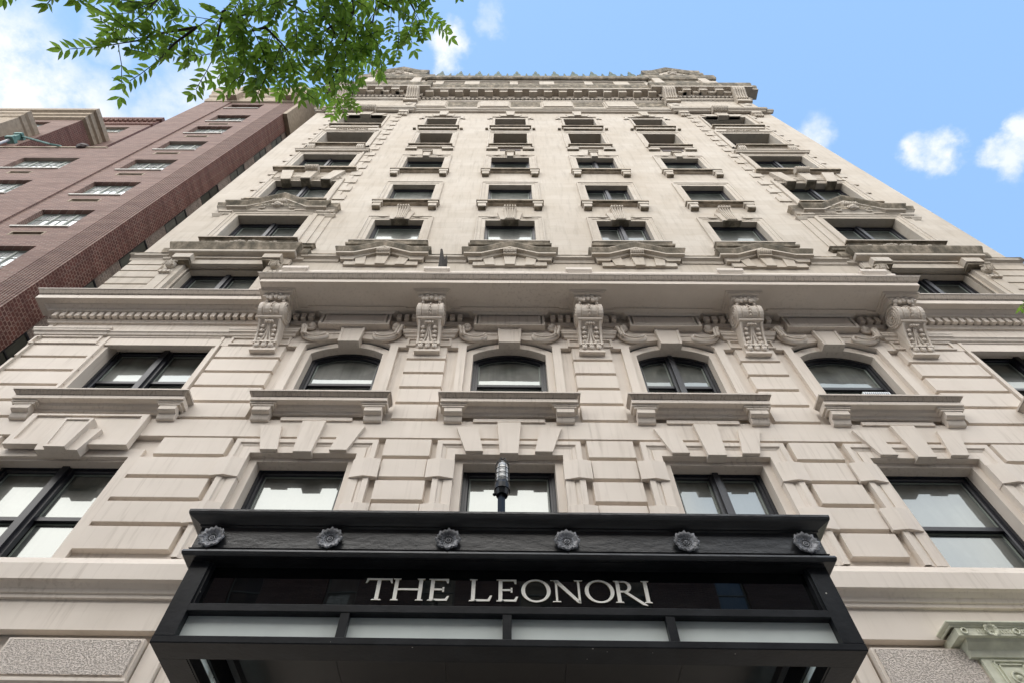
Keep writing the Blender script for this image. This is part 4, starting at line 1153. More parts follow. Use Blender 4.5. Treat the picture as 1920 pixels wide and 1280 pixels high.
# attic
mb = MB(); mb.use(LS)
mb.box(-W, W, -.6, -.02, 42.0, 48.9)
i = 0; x = -6.9
while x < 6.9:
    wd = (.55, 1.0)[i % 2]
    mb.use(LS); mb.box(x, x + wd, -.02, .06, 45.6, 46.75); x += wd
    dk = (1.45, 2.05)[i % 2]
    mb.use(GR); mb.box(x, x + dk, -.021, -.005, 45.6, 46.5); x += dk; i += 1  # flat dark sheets stand in for the shade inside the attic openings
mb.use(LS); mb.ledge(-7.4, 7.4, [(0, 46.75), (.06, 46.78), (.10, 46.85)], -.02, cap=False)
mb.use(GR); mb.ledge(-7.4, 7.4, [(.14, 46.88), (.20, 46.90), (.28, 47.0), (.30, 47.55), (-.3, 47.7)], -.02, cap=False)
mb.build('attic', LS, B)
mb = MB(); mb.use(COPPER)
mb.box(-7.2, 7.2, .05, .26, 47.6, 47.85)
for k in range(-5, 6):
    x = k * 1.345
    mb.blob(x, .2, 48.75, .13, .10, .30, 6, 4)
    mb.prism([(x - .27, 47.85), (x + .27, 47.85), (x + .24, 48.6), (x + .09, 48.9), (x + .11, 49.35), (x, 49.95), (x - .11, 49.35), (x - .09, 48.9), (x - .24, 48.6)], .15, .25)
    mb.prism([(x + .58, 47.85), (x + .76, 47.85), (x + .72, 48.7), (x + .67, 48.95), (x + .62, 48.7)], .15, .25)
mb.build('roof_cresting', COPPER, B)
for s_ in (-1, 1):
    c = s_ * 9.85
    mb = MB(); mb.use(LS)
    mb.box(c - 2.55, c + 2.55, -.5, .02, 42.0, 49.0)
    mb.use(GR); mb.ledge(c - 2.45, c + 2.45, [(0.02, 47.4), (.14, 47.5), (.2, 47.8), (.22, 48.6), (0, 48.8)], -.02, cap=False)
    mb.use(LS)
    for t in (-1, 1):
        mb.prism([(c + t * 1.25, 45.2), (c + t * 1.95, 45.2), (c + t * 1.85, 48.2), (c + t * 1.35, 48.2)][::t], 0, .16)
        mb.use(GR); mb.ledge(*sorted((c + t * 1.2, c + t * 1.95)), [(.16, 48.5), (.25, 48.7), (.28, 49.2), (0, 49.3)], 0, cap=False, dref=.16); mb.use(LS)
    mb.prism([(c - 1.9, 48.8), (c + 1.9, 48.8), (c + 1.9, 49.6), (c + 1.5, 49.9), (c, 51.4), (c - 1.5, 49.9), (c - 1.9, 49.6)], -.4, .05)
    mb.use(GR); mb.ledge(c - 1.95, c + 1.95, [(0.05, 49.5), (.14, 49.6), (.22, 49.9), (.26, 50.3), (-.4, 50.4)], -.4, [(c - 1.3, .15), (c, 1.6), (c + 1.3, .15)], cap=False, dref=.10)
    mb.use(LS); swag(mb, c, .03, 49.3, 1.3)
    mb.use(GR); mb.box(c - 1.1, c + 1.1, 0.02, .05, 45.8, 47.2)
    mb.build('roof_pavilion', LS, B)

# ================================================================== ENTRANCE CANOPY
CX, CH, CD = -1.82, 2.46, 3.30
CAN = empty('entrance_canopy', (CX, -CD, 4.07), label='black metal and frosted glass entrance canopy lettered THE LEONORI in cream capitals', cat='canopy')
def cpart(mb, name, mat, parent=None, smooth=False):
    o = mb.build(name, mat, None, smooth); o.parent = parent or CAN
    o.location = -Vector(CAN.location) if parent is None else Vector((0, 0, 0))
    return o
mb = MB(); x0, x1 = CX - CH, CX + CH
b_ = 0.006
def bbox(mb, xa, xb, da, db, za, zb_):      # beam with eased edges (octagonal section in the d-z plane)
    mb.prism_x([(da, za), (db - b_, za), (db, za + b_), (db, zb_ - b_), (db - b_, zb_), (da, zb_)], xa, xb)
bbox(mb, x0, x1, CD - .20, CD, 4.07, 4.125)
bbox(mb, x0 + .145, x1 - .145, CD - .08, CD - .004, 4.315, 4.38)
for xa in (x0, x1 - .145): mb.box(xa, xa + .145, CD - .12, CD - .003, 4.126, 4.76)
for k in (-1, 0, 1): mb.box(CX + k * 1.165 - .032, CX + k * 1.165 + .032, CD - .06, CD - .008, 4.126, 4.314)
for xa, xb in ((x0, x0 + .20), (x1 - .20, x1)): mb.box(xa, xb, 0.0, CD - .202, 4.07, 4.125)
for xa in (x0 + .003, x1 - .063): mb.box(xa, xa + .06, 0, CD - .122, 4.70, 4.76)
for xa, xb in ((x0 + .06, x0 + .13), (x1 - .13, x1 - .06)): mb.box(xa, xb, 0, CD - .122, 4.345, 4.50)
for xa, xb in ((x0 + .195, x0 + .215), (x1 - .215, x1 - .195)): mb.box(xa, xb, 0, CD - .203, 4.075, 4.17)
for k in range(1, 4):
    for xa in (x0 + .006, x1 - .056): mb.box(xa, xa + .05, CD - k * .82 - .03, CD - k * .82 + .03, 4.126, 4.70)
for xa, s_ in ((x0 + .30, 1), (x1 - .30, -1)): mb.prism_x([(0, 4.30), (CD - .3, 4.30), (CD - .3, 4.36), (0, 4.36)], *sorted((xa, xa + s_ * .05)))
cpart(mb, 'frame', CANM)
for k in range(4):
    mb = MB(); xa = CX - 2.33 + k * 1.165; mb.box(xa + .01, xa + 1.155, CD - .075, CD - .066, 4.10, 4.34); cpart(mb, 'frosted_pane', FROST)
for xa in (x0 + .095, x1 - .105):
    for k in range(4):
        mb = MB(); mb.box(xa, xa + .010, CD - .12 - (k + 1) * .79, CD - .14 - k * .79, 4.126, 4.37); cpart(mb, 'frosted_pane', FROST2)
mb = MB(); mb.box(x0 + .145, x1 - .145, CD - .085, CD - .075, 4.37, 4.78); SG = cpart(mb, 'sign_glass', SIGNGL)
for xa in (x0 + .02, x1 - .03):
    mb = MB(); mb.box(xa, xa + .01, 0.0, CD - .13, 4.49, 4.78); cpart(mb, 'sign_glass', SIGNGL)
mb = MB()
for xa in (x0 + .145, x1 - .165): mb.box(xa, xa + .02, CD - .08, CD - .02, 4.381, 4.74)
mb.box(x0 + .165, x1 - .165, CD - .075, CD - .03, 4.381, 4.392)
cpart(mb, 'glazing_bead', CANM)
for xa, xb in ((x0 + .20, x0 + 1.05), (x0 + 1.054, x0 + 1.95), (x0 + 1.954, x0 + 2.95), (x0 + 2.954, x0 + 3.90), (x0 + 3.904, x1 - .20)):
    mb = MB(); mb.box(xa, xb, 0.0, CD - .21, 4.50, 4.52); cpart(mb, 'ceiling_panel', CEIL)
# thickly painted old cornice above, returned along both sides
mb = MB()
mb.ledge(x0, x1, [(CD - .11, 4.745), (CD + .06, 4.745), (CD + .072, 4.755), (CD + .078, 4.775), (CD + .072, 4.795), (CD + .05, 4.802), (CD + .045, 4.815), (CD + .055, 4.825), (CD + .04, 4.838), (CD + .04, 5.035),
                   (CD + .055, 5.042), (CD + .055, 5.055), (CD + .075, 5.065), (CD + .10, 5.075), (CD + .13, 5.085), (CD + .145, 5.095), (CD + .15, 5.115), (CD + .15, 5.135), (CD - .1, 5.16)], 0.0, dref=CD, cap=True)
mb.box(x0 + .02, x1 - .02, 0.0, CD + .03, 4.74, 5.14)
CORN = cpart(mb, 'cornice', BP)
for k in range(6):
    mb = MB(); rosette(mb, CX + (k - 2.5) * .945, CD + .045, 4.915, .097); cpart(mb, 'rosette', ROSE, None, True)

# lettering
def poly_letters():
    T = .15; t = .085; s = .05     # stem, thin, serif thickness (letter height 1)
    L = {}
    def serif(xc, z, w, up): # flat slab with bracket
        zz = (z, z + s) if up else (z - s, z)
        return [[(xc - w, zz[0]), (xc + w, zz[0]), (xc + w * .8, zz[1]), (xc - w * .8, zz[1])] if up else [(xc - w * .8, zz[0]), (xc + w * .8, zz[0]), (xc + w, zz[1]), (xc - w, zz[1])]]
    def stem(xc, w=T):
        h = w / 2
        return [[(xc - h, s), (xc + h, s), (xc + h, 1 - s), (xc - h, 1 - s)]] + serif(xc, 0, h + .085, True) + serif(xc, 1, h + .085, False)
    L['T'] = [[(.455, 0.05), (.605, .05), (.605, .915), (.455, .915)]] + serif(.53, 0, .20, True) + [[(.02, .915), (1.04, .915), (1.04, 1), (.02, 1)], [(-.01, .78), (.05, .78), (.12, .915), (.02, .915)], [(1.01, .78), (1.07, .78), (1.04, .915), (.94, .915)]], 1.06
    L['H'] = stem(.17) + stem(1.13) + [[(.235, .46), (1.065, .46), (1.065, .545), (.235, .545)]], 1.30
    L['E'] = stem(.17)[:2] + [[(.225, 0), (.78, 0), (.86, .22), (.78, .22), (.70, .085), (.235, .085)], [(.235, .92), (.69, .92), (.73, .80), (.80, .80), (.80, 1), (.235, 1)], [(.235, .47), (.60, .47), (.60, .555), (.235, .555)], [(.57, .40), (.64, .40), (.64, .62), (.57, .62)], [(.01, .965), (.23, .965), (.23, 1), (.01, 1)]], .86
    L['L'] = stem(.17) + [[(.225, 0), (.82, 0), (.92, .26), (.84, .26), (.74, .085), (.235, .085)]], .92
    L['I'] = stem(.17), .34
    rows_o, rows_i = [], []
    for i in range(28):
        a = 2 * math.pi * i / 28
        rows_o.append((.58 + .58 * math.cos(a), .5 + .525 * math.sin(a)))
        rows_i.append((.58 + (.58 - .085 - .07 * abs(math.cos(a - .2))) * math.cos(a), .5 + (.525 - .080) * math.sin(a)))
    L['O'] = [[rows_o[i], rows_o[(i + 1) % 28], rows_i[(i + 1) % 28], rows_i[i]] for i in range(28)], 1.16
    L['N'] = [[(.18, s), (.265, s), (.265, 1 - s), (.18, 1 - s)], [(1.06, .0), (1.145, .0), (1.145, 1 - s), (1.06, 1 - s)], [(.08, 1), (.30, 1), (1.145, .02), (1.145, -.04), (1.08, -.04), (1.0, .0)]] + serif(.22, 0, .17, True) + serif(1.11, 1, .17, False) + [[(.0, .965), (.2, .965), (.2, 1), (.0, 1)]], 1.30
    bowl = []
    for i in range(12):
        a0, a1 = -math.pi / 2 + math.pi * i / 12, -math.pi / 2 + math.pi * (i + 1) / 12
        f = lambda a, ro: (.40 + (.30 if ro else .30 - .14) * math.cos(a), .73 + (.27 if ro else .27 - .08) * math.sin(a))
        bowl.append([f(a0, 1), f(a1, 1), f(a1, 0), f(a0, 0)])
    L['R'] = stem(.17) + bowl + [[(.235, .92), (.41, .92), (.41, 1), (.235, 1)], [(.235, .46), (.41, .46), (.41, .54), (.235, .54)], [(.33, .50), (.51, .50), (1.20, -.07), (1.23, -.13), (1.05, -.09)]], 1.24
    return L
LT = poly_letters()
H_ = .189; zb0 = 4.462
def px2x(v): return CX - 1.083 + (v - 143.0) / 718.0
for ch, a in (('T', 143), ('H', 290), ('E', 488), ('L', 712), ('E', 860), ('O', 996), ('N', 1157), ('O', 1341), ('R', 1500), ('I', 1652)):
    polys, adv = LT[ch]
    mb = MB(); xo_ = px2x(a)
    for p in polys:
        pts = [(xo_ + x * H_ * 1.02, zb0 + z * H_) for x, z in p]
        ar = sum(pts[i][0] * pts[(i + 1) % len(pts)][1] - pts[(i + 1) % len(pts)][0] * pts[i][1] for i in range(len(pts)))
        if ar < 0: pts = pts[::-1]
        mb.use(LETT_SIDE); mb.prism(pts, CD - .074, CD - .068)
        mb.use(LETT); mb.F(*[mb.V(x, CD - .0665, z) for x, z in pts])
    cpart(mb, 'letter', LETT, None)

# ---- caged lamp on its post
LX, LD = -1.875, 3.0
LAMP = empty('caged_lamp', (LX, -LD, 5.16), label='caged jar lamp on a dark post standing on the canopy roof', cat='lamp')
def lpart(mb, name, mat, smooth=False):
    o = mb.build(name, mat, None, smooth); o.parent = LAMP; o.location = -Vector(LAMP.location); return o
mb = MB(); mb.tube([(LX, LD, 5.14), (LX - .005, LD, 5.76)], .035, 4); lpart(mb, 'post', CANM)
mb = MB(); mb.tube([(LX, LD, 5.74), (LX, LD, 5.80), (LX, LD, 5.801), (LX, LD, 5.86), (LX, LD, 5.90)], [.055, .07, .078, .078, .066], 14); mb.blob(LX - .07, LD, 5.76, .02, .02, .015)
lpart(mb, 'fitting', CANM, False)
m_, nt, b = new_mat('jar_glass'); b.inputs['Base Color'].default_value = (.93, .93, .90, 1); b.inputs['Roughness'].default_value = .12; b.inputs['Transmission Weight'].default_value = .12
mb = MB(); mb.tube([(LX, LD, 5.90), (LX, LD, 5.96), (LX, LD, 6.10), (LX, LD, 6.16), (LX, LD, 6.20)], [.05, .057, .057, .045, .02], 16); lpart(mb, 'jar', m_, True)
mb = MB()
for k in range(4): mb.torus((LX, LD, 5.94 + k * .065), (0, 0, 1), .066, .0038, 18, 5)
for k in range(6):
    a = math.pi * k / 3
    ux, ud = math.cos(a), math.sin(a)
    mb.tube([(LX + .066 * ux, LD + .066 * ud, 5.90), (LX + .066 * ux, LD + .066 * ud, 6.16), (LX + .045 * ux, LD + .045 * ud, 6.215), (LX, LD, 6.23)], .004, 5)
mb.tube([(LX, LD, 6.22), (LX - .01, LD, 6.27)], .006, 5)
lpart(mb, 'cage', CANM)

# ---- window air conditioner
AC = empty('air_conditioner', (5.35, -0.08, 11.02), label='small white air conditioner on the ledge of the rightmost arched window', cat='air conditioner')
mb = MB(); mb.box(5.10, 5.62, -.36, .10, 11.02, 11.36); o = mb.build('casing', WHITEP); o.parent = AC; o.location = -Vector(AC.location)
mb = MB()
for k in range(12): mb.box(5.13 + k * .04, 5.142 + k * .04, .10, .112, 11.06, 11.33)
mb.box(5.13, 5.59, .10, .113, 11.18, 11.20); o = mb.build('grille', POLEM); o.parent = AC; o.location = -Vector(AC.location)
# ---- flagpole on the balcony
mb = MB(); mb.tube([(-3.47, .78, 15.08), (-3.49, .82, 15.6), (-3.56, .90, 16.25)], [.10, .085, .03], 6); mb.tube([(-3.41, .78, 15.08), (-3.41, .80, 15.7), (-3.42, .83, 16.0)], [.05, .05, .02], 5)
tag(mb.build('flagpole', BARK, None, origin=(-3.47, .78, 15.08)), 'short dark flagpole stub standing upright on the stone balcony parapet', 'flagpole')

# ================================================================== BRICK BUILDING TO THE LEFT
K = empty('brick_apartment_building', (-20, 0, 0), label='purplish red brick apartment tower with white gridded casement windows at the left', cat='building')
def kpart(mb, name, mat, parent=None, smooth=False):
    o = mb.build(name, mat, None, smooth); o.parent = parent or K
    o.location = -Vector(K.location) if parent is None else Vector((0, 0, 0)); return o
TOPS = [15.35, 18.40, 21.45, 24.50, 27.55, 30.60, 33.60, 36.15]
TX = (-17.66, -15.84); WX = (-22.42, -19.98)
hl = [(TX[0], TX[1], t - 1.5, t) for t in TOPS] + [(WX[0], WX[1], t - 1.52, t) for t in TOPS[:5]] + [(-18.0, -16.1, 37.9, 39.0)]
ven = [(-17.30, -16.30, t - 2.18, t - 1.97) for t in TOPS] + [(-21.6, -20.75, t - 2.18, t - 1.97) for t in TOPS[:5]]
mb = MB(); grid_wall(mb, -18.2, -14.27, 0, 39.4, 0.0, [h for h in hl + ven if h[0] > -18.2]); grid_wall(mb, -19.75, -18.2, 29.1, 39.6, 0.06, [])
mb.F(mb.V(-19.75, .06, 29), mb.V(-19.75, -9, 29), mb.V(-19.75, -9, 40), mb.V(-19.75, .06, 40))
mb.F(mb.V(-18.2, 0, 0), mb.V(-18.2, .06, 0), mb.V(-18.2, .06, 39.4), mb.V(-18.2, 0, 39.4))
grid_wall(mb, -42, -18.2, 0, 29.1, 0.06, [h for h in hl + ven if h[1] < -18.2])
kpart(mb, 'front_wall', BRICK)
mb = MB()
def side(xs, da, db, za, zb_): mb.F(mb.V(xs, da, za), mb.V(xs, db, za), mb.V(xs, db, zb_), mb.V(xs, da, zb_))
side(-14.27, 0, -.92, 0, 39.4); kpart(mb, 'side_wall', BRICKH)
mb = MB(); z_ = 0
zz = sorted([0, 40] + [v for t in [9.25, 12.3] + TOPS for v in (t - .25, t - 1.95)])
for i in range(0, len(zz), 2): side(-14.32, -.92, -14, zz[i], zz[i + 1])
for t in [9.25, 12.3] + TOPS: side(-14.32, -2.6, -14, t - 1.95, t - .25)
kpart(mb, 'rear_side_wall', RUBBLE)
mb = MB()      # ribbed corner of the front
for k in range(9): mb.box(-14.35 - k * .10 - .055, -14.35 - k * .10, .0, .02, 0, 39.3)
mb.box(-14.272, -14.262, -.58, -.565, 0, 39.3); mb.box(-14.272, -14.262, -.26, -.245, 0, 39.3)
kpart(mb, 'brick_banding', BRICK)
def steel_window(x0, x1, z0, z1, nm, d0=0.0, axis=None):
    mb = MB(); dd = d0 - .20; fw = .05
    mb.box(x0, x1, dd, dd + .04, z0, z0 + fw); mb.box(x0, x1, dd, dd + .04, z1 - fw, z1); mb.box(x0, x0 + fw, dd, dd + .04, z0 + fw, z1 - fw); mb.box(x1 - fw, x1, dd, dd + .04, z0 + fw, z1 - fw)
    for k in range(1, nm):
        x = x0 + (x1 - x0) * k / nm; mb.box(x - .035, x + .035, dd, dd + .05, z0 + fw, z1 - fw)
    for k in range(nm):
        x = x0 + (x1 - x0) * (k + .5) / nm; mb.box(x - .012, x + .012, dd, dd + .03, z0 + fw, z1 - fw)
    for k in (1, 2):
        z = z0 + (z1 - z0) * k / 3; mb.box(x0, x1, dd + .002, dd + .028, z - .012, z + .012)
    wo = kpart(mb, 'window', WHITEF)
    mb = MB(); mb.F(mb.V(x0, dd + .01, z0), mb.V(x1, dd + .01, z0), mb.V(x1, dd + .01, z1), mb.V(x0, dd + .01, z1)); kpart(mb, 'pane', GLB, wo)
    mb = MB(); mb.box(x0 - .03, x1 + .03, d0 - .22, d0 + .05, z0 - .07, z0); kpart(mb, 'sill', WSILL, wo)
    mb = MB(); mb.F(mb.V(x0, d0, z1), mb.V(x1, d0, z1), mb.V(x1, dd, z1), mb.V(x0, dd, z1))
    for x in (x0, x1): mb.F(mb.V(x, d0, z0), mb.V(x, d0, z1), mb.V(x, dd, z1), mb.V(x, dd, z0))
    kpart(mb, 'reveal', BRICK, wo)
for t in TOPS[1:]: steel_window(TX[0], TX[1], t - 1.5, t, 3)
for t in TOPS[2:5]: steel_window(WX[0], WX[1], t - 1.52, t, 4, .06)
steel_window(-18.0, -16.1, 37.9, 39.0, 3)
for x0_, x1_, z0_, z1_ in ven:
    if z0_ < 14: continue
    mb = MB(); d_ = .06 if x1_ < -18.2 else 0.0
    mb.use(DARK); mb.box(x0_, x1_, d_ - .10, d_ - .06, z0_, z1_)
    mb.use(BRSTONE); mb.box(x0_ - .05, x1_ + .05, d_ - .1, d_ + .008, z0_ - .03, z0_); mb.box(x0_ - .05, x1_ + .05, d_ - .1, d_ + .008, z1_, z1_ + .03); mb.box(x0_ - .05, x0_, d_ - .1, d_ + .008, z0_, z1_); mb.box(x1_, x1_ + .05, d_ - .1, d_ + .008, z0_, z1_)
    kpart(mb, 'vent', DARK)
for t in [9.25, 12.3] + TOPS:     # side windows, dark, facing the alley
    mb = MB(); mb.use(GL); mb.F(mb.V(-14.335, -.90, t - 1.97), mb.V(-14.335, -2.65, t - 1.97), mb.V(-14.335, -2.65, t - .23), mb.V(-14.335, -.90, t - .23))
    mb.use(FB)
    for dd in (-.95, -1.35, -1.75, -2.15, -2.56): mb.box(-14.334, -14.31, dd - .03, dd + .02, t - 1.95, t - .25)
    for z in (t - 1.93, t - 1.1, t - .3): mb.box(-14.334, -14.315, -2.6, -.92, z - .025, z + .025)
    kpart(mb, 'side_window', GL)
mb = MB()      # limestone crown of the tower
mb.ledge(-19.75, -14.27, [(0, 39.4), (.10, 39.45), (.14, 39.7), (.14, 40.3), (.22, 40.45), (.24, 40.9), (.30, 41.1), (.36, 41.6), (.36, 42.0), (.3, 42.6), (-.5, 42.7)], -9, dref=0.06)
for x in (-18.2, -14.9): mb.box(x - .30, x + .30, .1, .42, 39.6, 42.75)
mb.box(-14.27, -14.05, -3.5, .0, 36.6, 42.9)
kpart(mb, 'parapet_crown', BRSTONE)
mb = MB(); mb.box(-42, -19.75, -.3, .10, 29.10, 29.22); kpart(mb, 'coping', BRSTONE)
# set-back upper block behind the wing
mb = MB(); grid_wall(mb, -44, -27.36, 27, 39.5, -1.0, [(-31.4, -28.9, 37.3, 38.9)]); kpart(mb, 'setback_front', BRICK)
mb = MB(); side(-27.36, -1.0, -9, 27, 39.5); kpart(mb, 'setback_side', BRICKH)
mb = MB()
mb.ledge(-44, -27.36, [(-1.0, 39.4), (-.85, 39.5), (-.85, 39.8), (-.75, 39.9), (-.75, 40.25), (-.6, 40.35), (-.6, 40.75), (-1.5, 40.85)], -9, dref=-1.0)
kpart(mb, 'setback_cornice', BRSTONE)
steel_window(-31.4, -28.9, 37.3, 38.9, 3, -1.0)
# farther block between
mb = MB(); grid_wall(mb, -40, -26.4, 27, 44.9, -2.5, [(-29.7, -27.5, 42.7, 44.2), (-29.9, -27.7, 39.5, 41.0)]); kpart(mb, 'rear_block_front', BRICK)
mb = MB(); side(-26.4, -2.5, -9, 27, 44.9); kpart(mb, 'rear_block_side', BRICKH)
mb = MB(); mb.ledge(-40, -26.4, [(-2.5, 44.8), (-2.4, 44.9), (-2.4, 45.1), (-2.5, 45.15), (-2.5, 46.0), (-2.35, 46.1), (-2.35, 46.5), (-3, 46.6)], -9, dref=-2.5)
for k in range(40): mb.box(-40 + k * .34, -39.83 + k * .34, -2.5, -2.38, 45.75, 46.05)
kpart(mb, 'rear_block_cornice', BRICKH)
steel_window(-29.7, -27.5, 42.7, 44.2, 3, -2.5); steel_window(-29.9, -27.7, 39.5, 41.0, 3, -2.5)
mb = MB()      # stone-trimmed roof pavilion at the far left
mb.use(BRICKH); mb.box(-40, -27.9, -1.2, .02, 29.0, 33.9)
mb.use(BRSTONE); mb.box(-40, -27.88, -1.2, .05, 33.9, 35.2); mb.box(-28.5, -27.87, -.55, .055, 29.0, 33.9)
mb.ledge(-40, -27.9, [(.05, 35.2), (.12, 35.3), (.12, 35.6), (.20, 35.75), (.20, 36.1), (-.4, 36.3)], -1.2, dref=.05)
kpart(mb, 'roof_pavilion', BRSTONE)
mb = MB(); mb.tube([(-24.32, .3, 16.0), (-24.32, .3, 29.7)], .06, 8); kpart(mb, 'vertical_pipe', POLEM)
mb = MB(); mb.box(-24.5, -24.14, .12, .45, 29.55, 29.75); mb.box(-24.45, -24.19, .2, .4, 29.75, 30.15); mb.box(-24.5, -24.14, .12, .45, 30.15, 30.3); mb.tube([(-24.2, .30, 30.2), (-22.05, .28, 28.9), (-21.9, .08, 29.3)], .05, 5); kpart(mb, 'pipe_bracket', PATINA)
mb = MB(); mb.blob(-20.9, .05, 29.25, .32, .2, .22, 8, 5); kpart(mb, 'flood_lamp', DARK)

# ================================================================== ROWHOUSE ACROSS THE STREET (mirrored in the glass)
RH = empty('brick_rowhouse', (-2, -23.5, 0), label='dark red brick rowhouse across the street mirrored in the canopy sign glass', cat='building')
mb = MB(); hh = []
for r_ in range(6):
    for k in range(14): hh.append((-32 + k * 4.4, -30.6 + k * 4.4, 1.2 + r_ * 3.4, 3.2 + r_ * 3.4))
grid_wall(mb, -34, 32, 0, 22.4, 23.5, hh)
mb.box(-34, 32, 23.55, 34, 22.0, 22.3)
def rpart(mb, name, mat, parent=None):
    o = mb.build(name, mat, None); o.parent = parent or RH
    o.location = -Vector(RH.location) if parent is None else Vector((0, 0, 0)); return o
rpart(mb, 'wall', BRICK)
for x0_, x1_, z0_, z1_ in hh[14:]:
    mb = MB(); mb.box(x0_, x1_, 23.62, 23.68, z0_, z0_ + .08); mb.box(x0_, x1_, 23.62, 23.68, z1_ - .08, z1_); mb.box(x0_, x0_ + .07, 23.62, 23.68, z0_ + .08, z1_ - .08); mb.box(x1_ - .07, x1_, 23.62, 23.68, z0_ + .08, z1_ - .08); mb.box(x0_ + .07, x1_ - .07, 23.62, 23.68, (z0_ + z1_) / 2 - .03, (z0_ + z1_) / 2 + .03)
    w_ = rpart(mb, 'window', WHITEF); mb = MB(); mb.F(*[mb.V(x, 23.66, z) for x, z in ((x0_, z0_), (x1_, z0_), (x1_, z1_), (x0_, z1_))]); rpart(mb, 'pane', GL, w_)
mb = MB(); mb.box(-34.2, 32.2, 23.1, 23.7, 22.1, 22.5); rpart(mb, 'cornice', FB)

# ================================================================== STREET TREES
TW = [[(-2.652, -7.332, 4.484), (-2.71, -7.24, 4.517), (-2.778, -7.145, 4.503), (-2.863, -7.046, 4.498), (-2.905, -6.951, 4.429)], [(-2.797, -7.296, 4.332), (-2.819, -7.195, 4.222), (-2.934, -7.121, 4.266), (-3.071, -7.062, 4.307)], [(-3.034, -7.069, 4.226), (-3.173, -7.049, 4.246), (-3.184, -7.04, 4.061), (-3.289, -7.025, 4.082)], [(-3.013, -7.073, 4.181), (-3.093, -7.022, 4.147), (-3.154, -6.97, 4.117)], [(-2.937, -7.121, 4.273), (-2.949, -7.035, 4.199), (-2.983, -6.961, 4.189)], [(-2.999, -7.28, 4.142), (-3.079, -7.197, 4.161), (-3.081, -7.154, 4.022), (-3.178, -7.114, 4.113)], [(-2.514, -7.334, 4.623), (-2.512, -7.218, 4.646), (-2.492, -7.103, 4.544), (-2.53, -7.005, 4.502), (-2.618, -6.858, 4.642)], [(-2.509, -7.099, 4.617), (-2.6, -7.043, 4.532), (-2.712, -6.989, 4.656), (-2.756, -6.94, 4.614)], [(-2.565, -6.991, 4.646), (-2.546, -6.914, 4.738), (-2.549, -6.814, 4.635)], [(-2.6, -6.869, 4.571), (-2.624, -6.825, 4.496), (-2.643, -6.756, 4.633)], [(-2.76, -7.148, 4.447), (-2.712, -7.102, 4.557), (-2.626, -7.082, 4.565)], [(-2.696, -7.241, 4.47), (-2.583, -7.204, 4.472), (-2.497, -7.167, 4.452)], [(-2.269, -7.316, 4.769), (-2.321, -7.218, 4.672), (-2.277, -7.134, 4.723), (-2.228, -7.088, 4.788)], [(-2.335, -7.215, 4.758), (-2.43, -7.131, 4.774), (-2.448, -7.051, 4.696), (-2.431, -6.965, 4.685)], [(-2.423, -7.133, 4.739), (-2.333, -7.09, 4.749), (-2.334, -7.007, 4.708)], [(-2.211, -7.337, 4.877), (-2.207, -7.285, 4.919), (-2.147, -7.256, 4.795)], [(-2.834, -7.053, 4.415), (-2.879, -7.045, 4.295), (-2.983, -6.954, 4.401)], [(-2.834, -7.053, 4.415), (-2.752, -7.002, 4.336), (-2.767, -6.934, 4.486)], [(-2.888, -6.956, 4.385), (-2.93, -6.906, 4.379), (-2.864, -6.89, 4.279)], [(-2.87, -6.962, 4.338), (-2.797, -6.919, 4.291), (-2.833, -6.866, 4.436)], [(-2.853, -7.191, 4.31), (-2.78, -7.17, 4.389), (-2.67, -7.185, 4.462)], [(-2.937, -7.121, 4.273), (-2.875, -7.103, 4.263), (-2.818, -7.12, 4.288)], [(-2.454, -7.048, 4.728), (-2.538, -7.023, 4.764), (-2.552, -7.056, 4.626)], [(-2.731, -7.177, 4.667), (-2.687, -7.133, 4.739), (-2.625, -7.11, 4.767)], [(-2.606, -7.087, 4.489), (-2.593, -7.018, 4.579), (-2.603, -6.936, 4.389)], [(-3.263, -7.363, 3.766), (-3.281, -7.324, 3.781), (-3.319, -7.293, 3.83)], [(-3.171, -7.365, 3.824), (-3.233, -7.325, 3.886), (-3.189, -7.296, 3.825), (-3.151, -7.28, 3.793)], [(-2.283, -7.132, 4.763), (-2.253, -7.094, 4.699), (-2.265, -7.053, 4.675)], [(-2.438, -6.961, 4.722), (-2.472, -6.935, 4.752), (-2.51, -6.906, 4.803)]]
rt = random.Random(11)
def leaf_face(mb, p, dirv, up, ln, wd):
    # pointed leaflet of two halves folded along the midrib
    side_ = dirv.cross(up)
    if side_.length < 1e-4: side_ = dirv.orthogonal()
    side_.normalize(); n = side_.cross(dirv).normalized()
    P = [p, p + dirv * ln * .30 + side_ * wd * .5 + n * wd * .14, p + dirv * ln * .62 + side_ * wd * .42 + n * wd * .12, p + dirv * ln - n * wd * .1,
         p + dirv * ln * .62 - side_ * wd * .42 + n * wd * .12, p + dirv * ln * .30 - side_ * wd * .5 + n * wd * .14, p + dirv * ln * .45]
    i = [mb.V(q.x, -q.y, q.z) for q in P]
    mb.F(i[0], i[1], i[2], i[6]); mb.F(i[6], i[2], i[3]); mb.F(i[0], i[6], i[4], i[5]); mb.F(i[6], i[3], i[4])
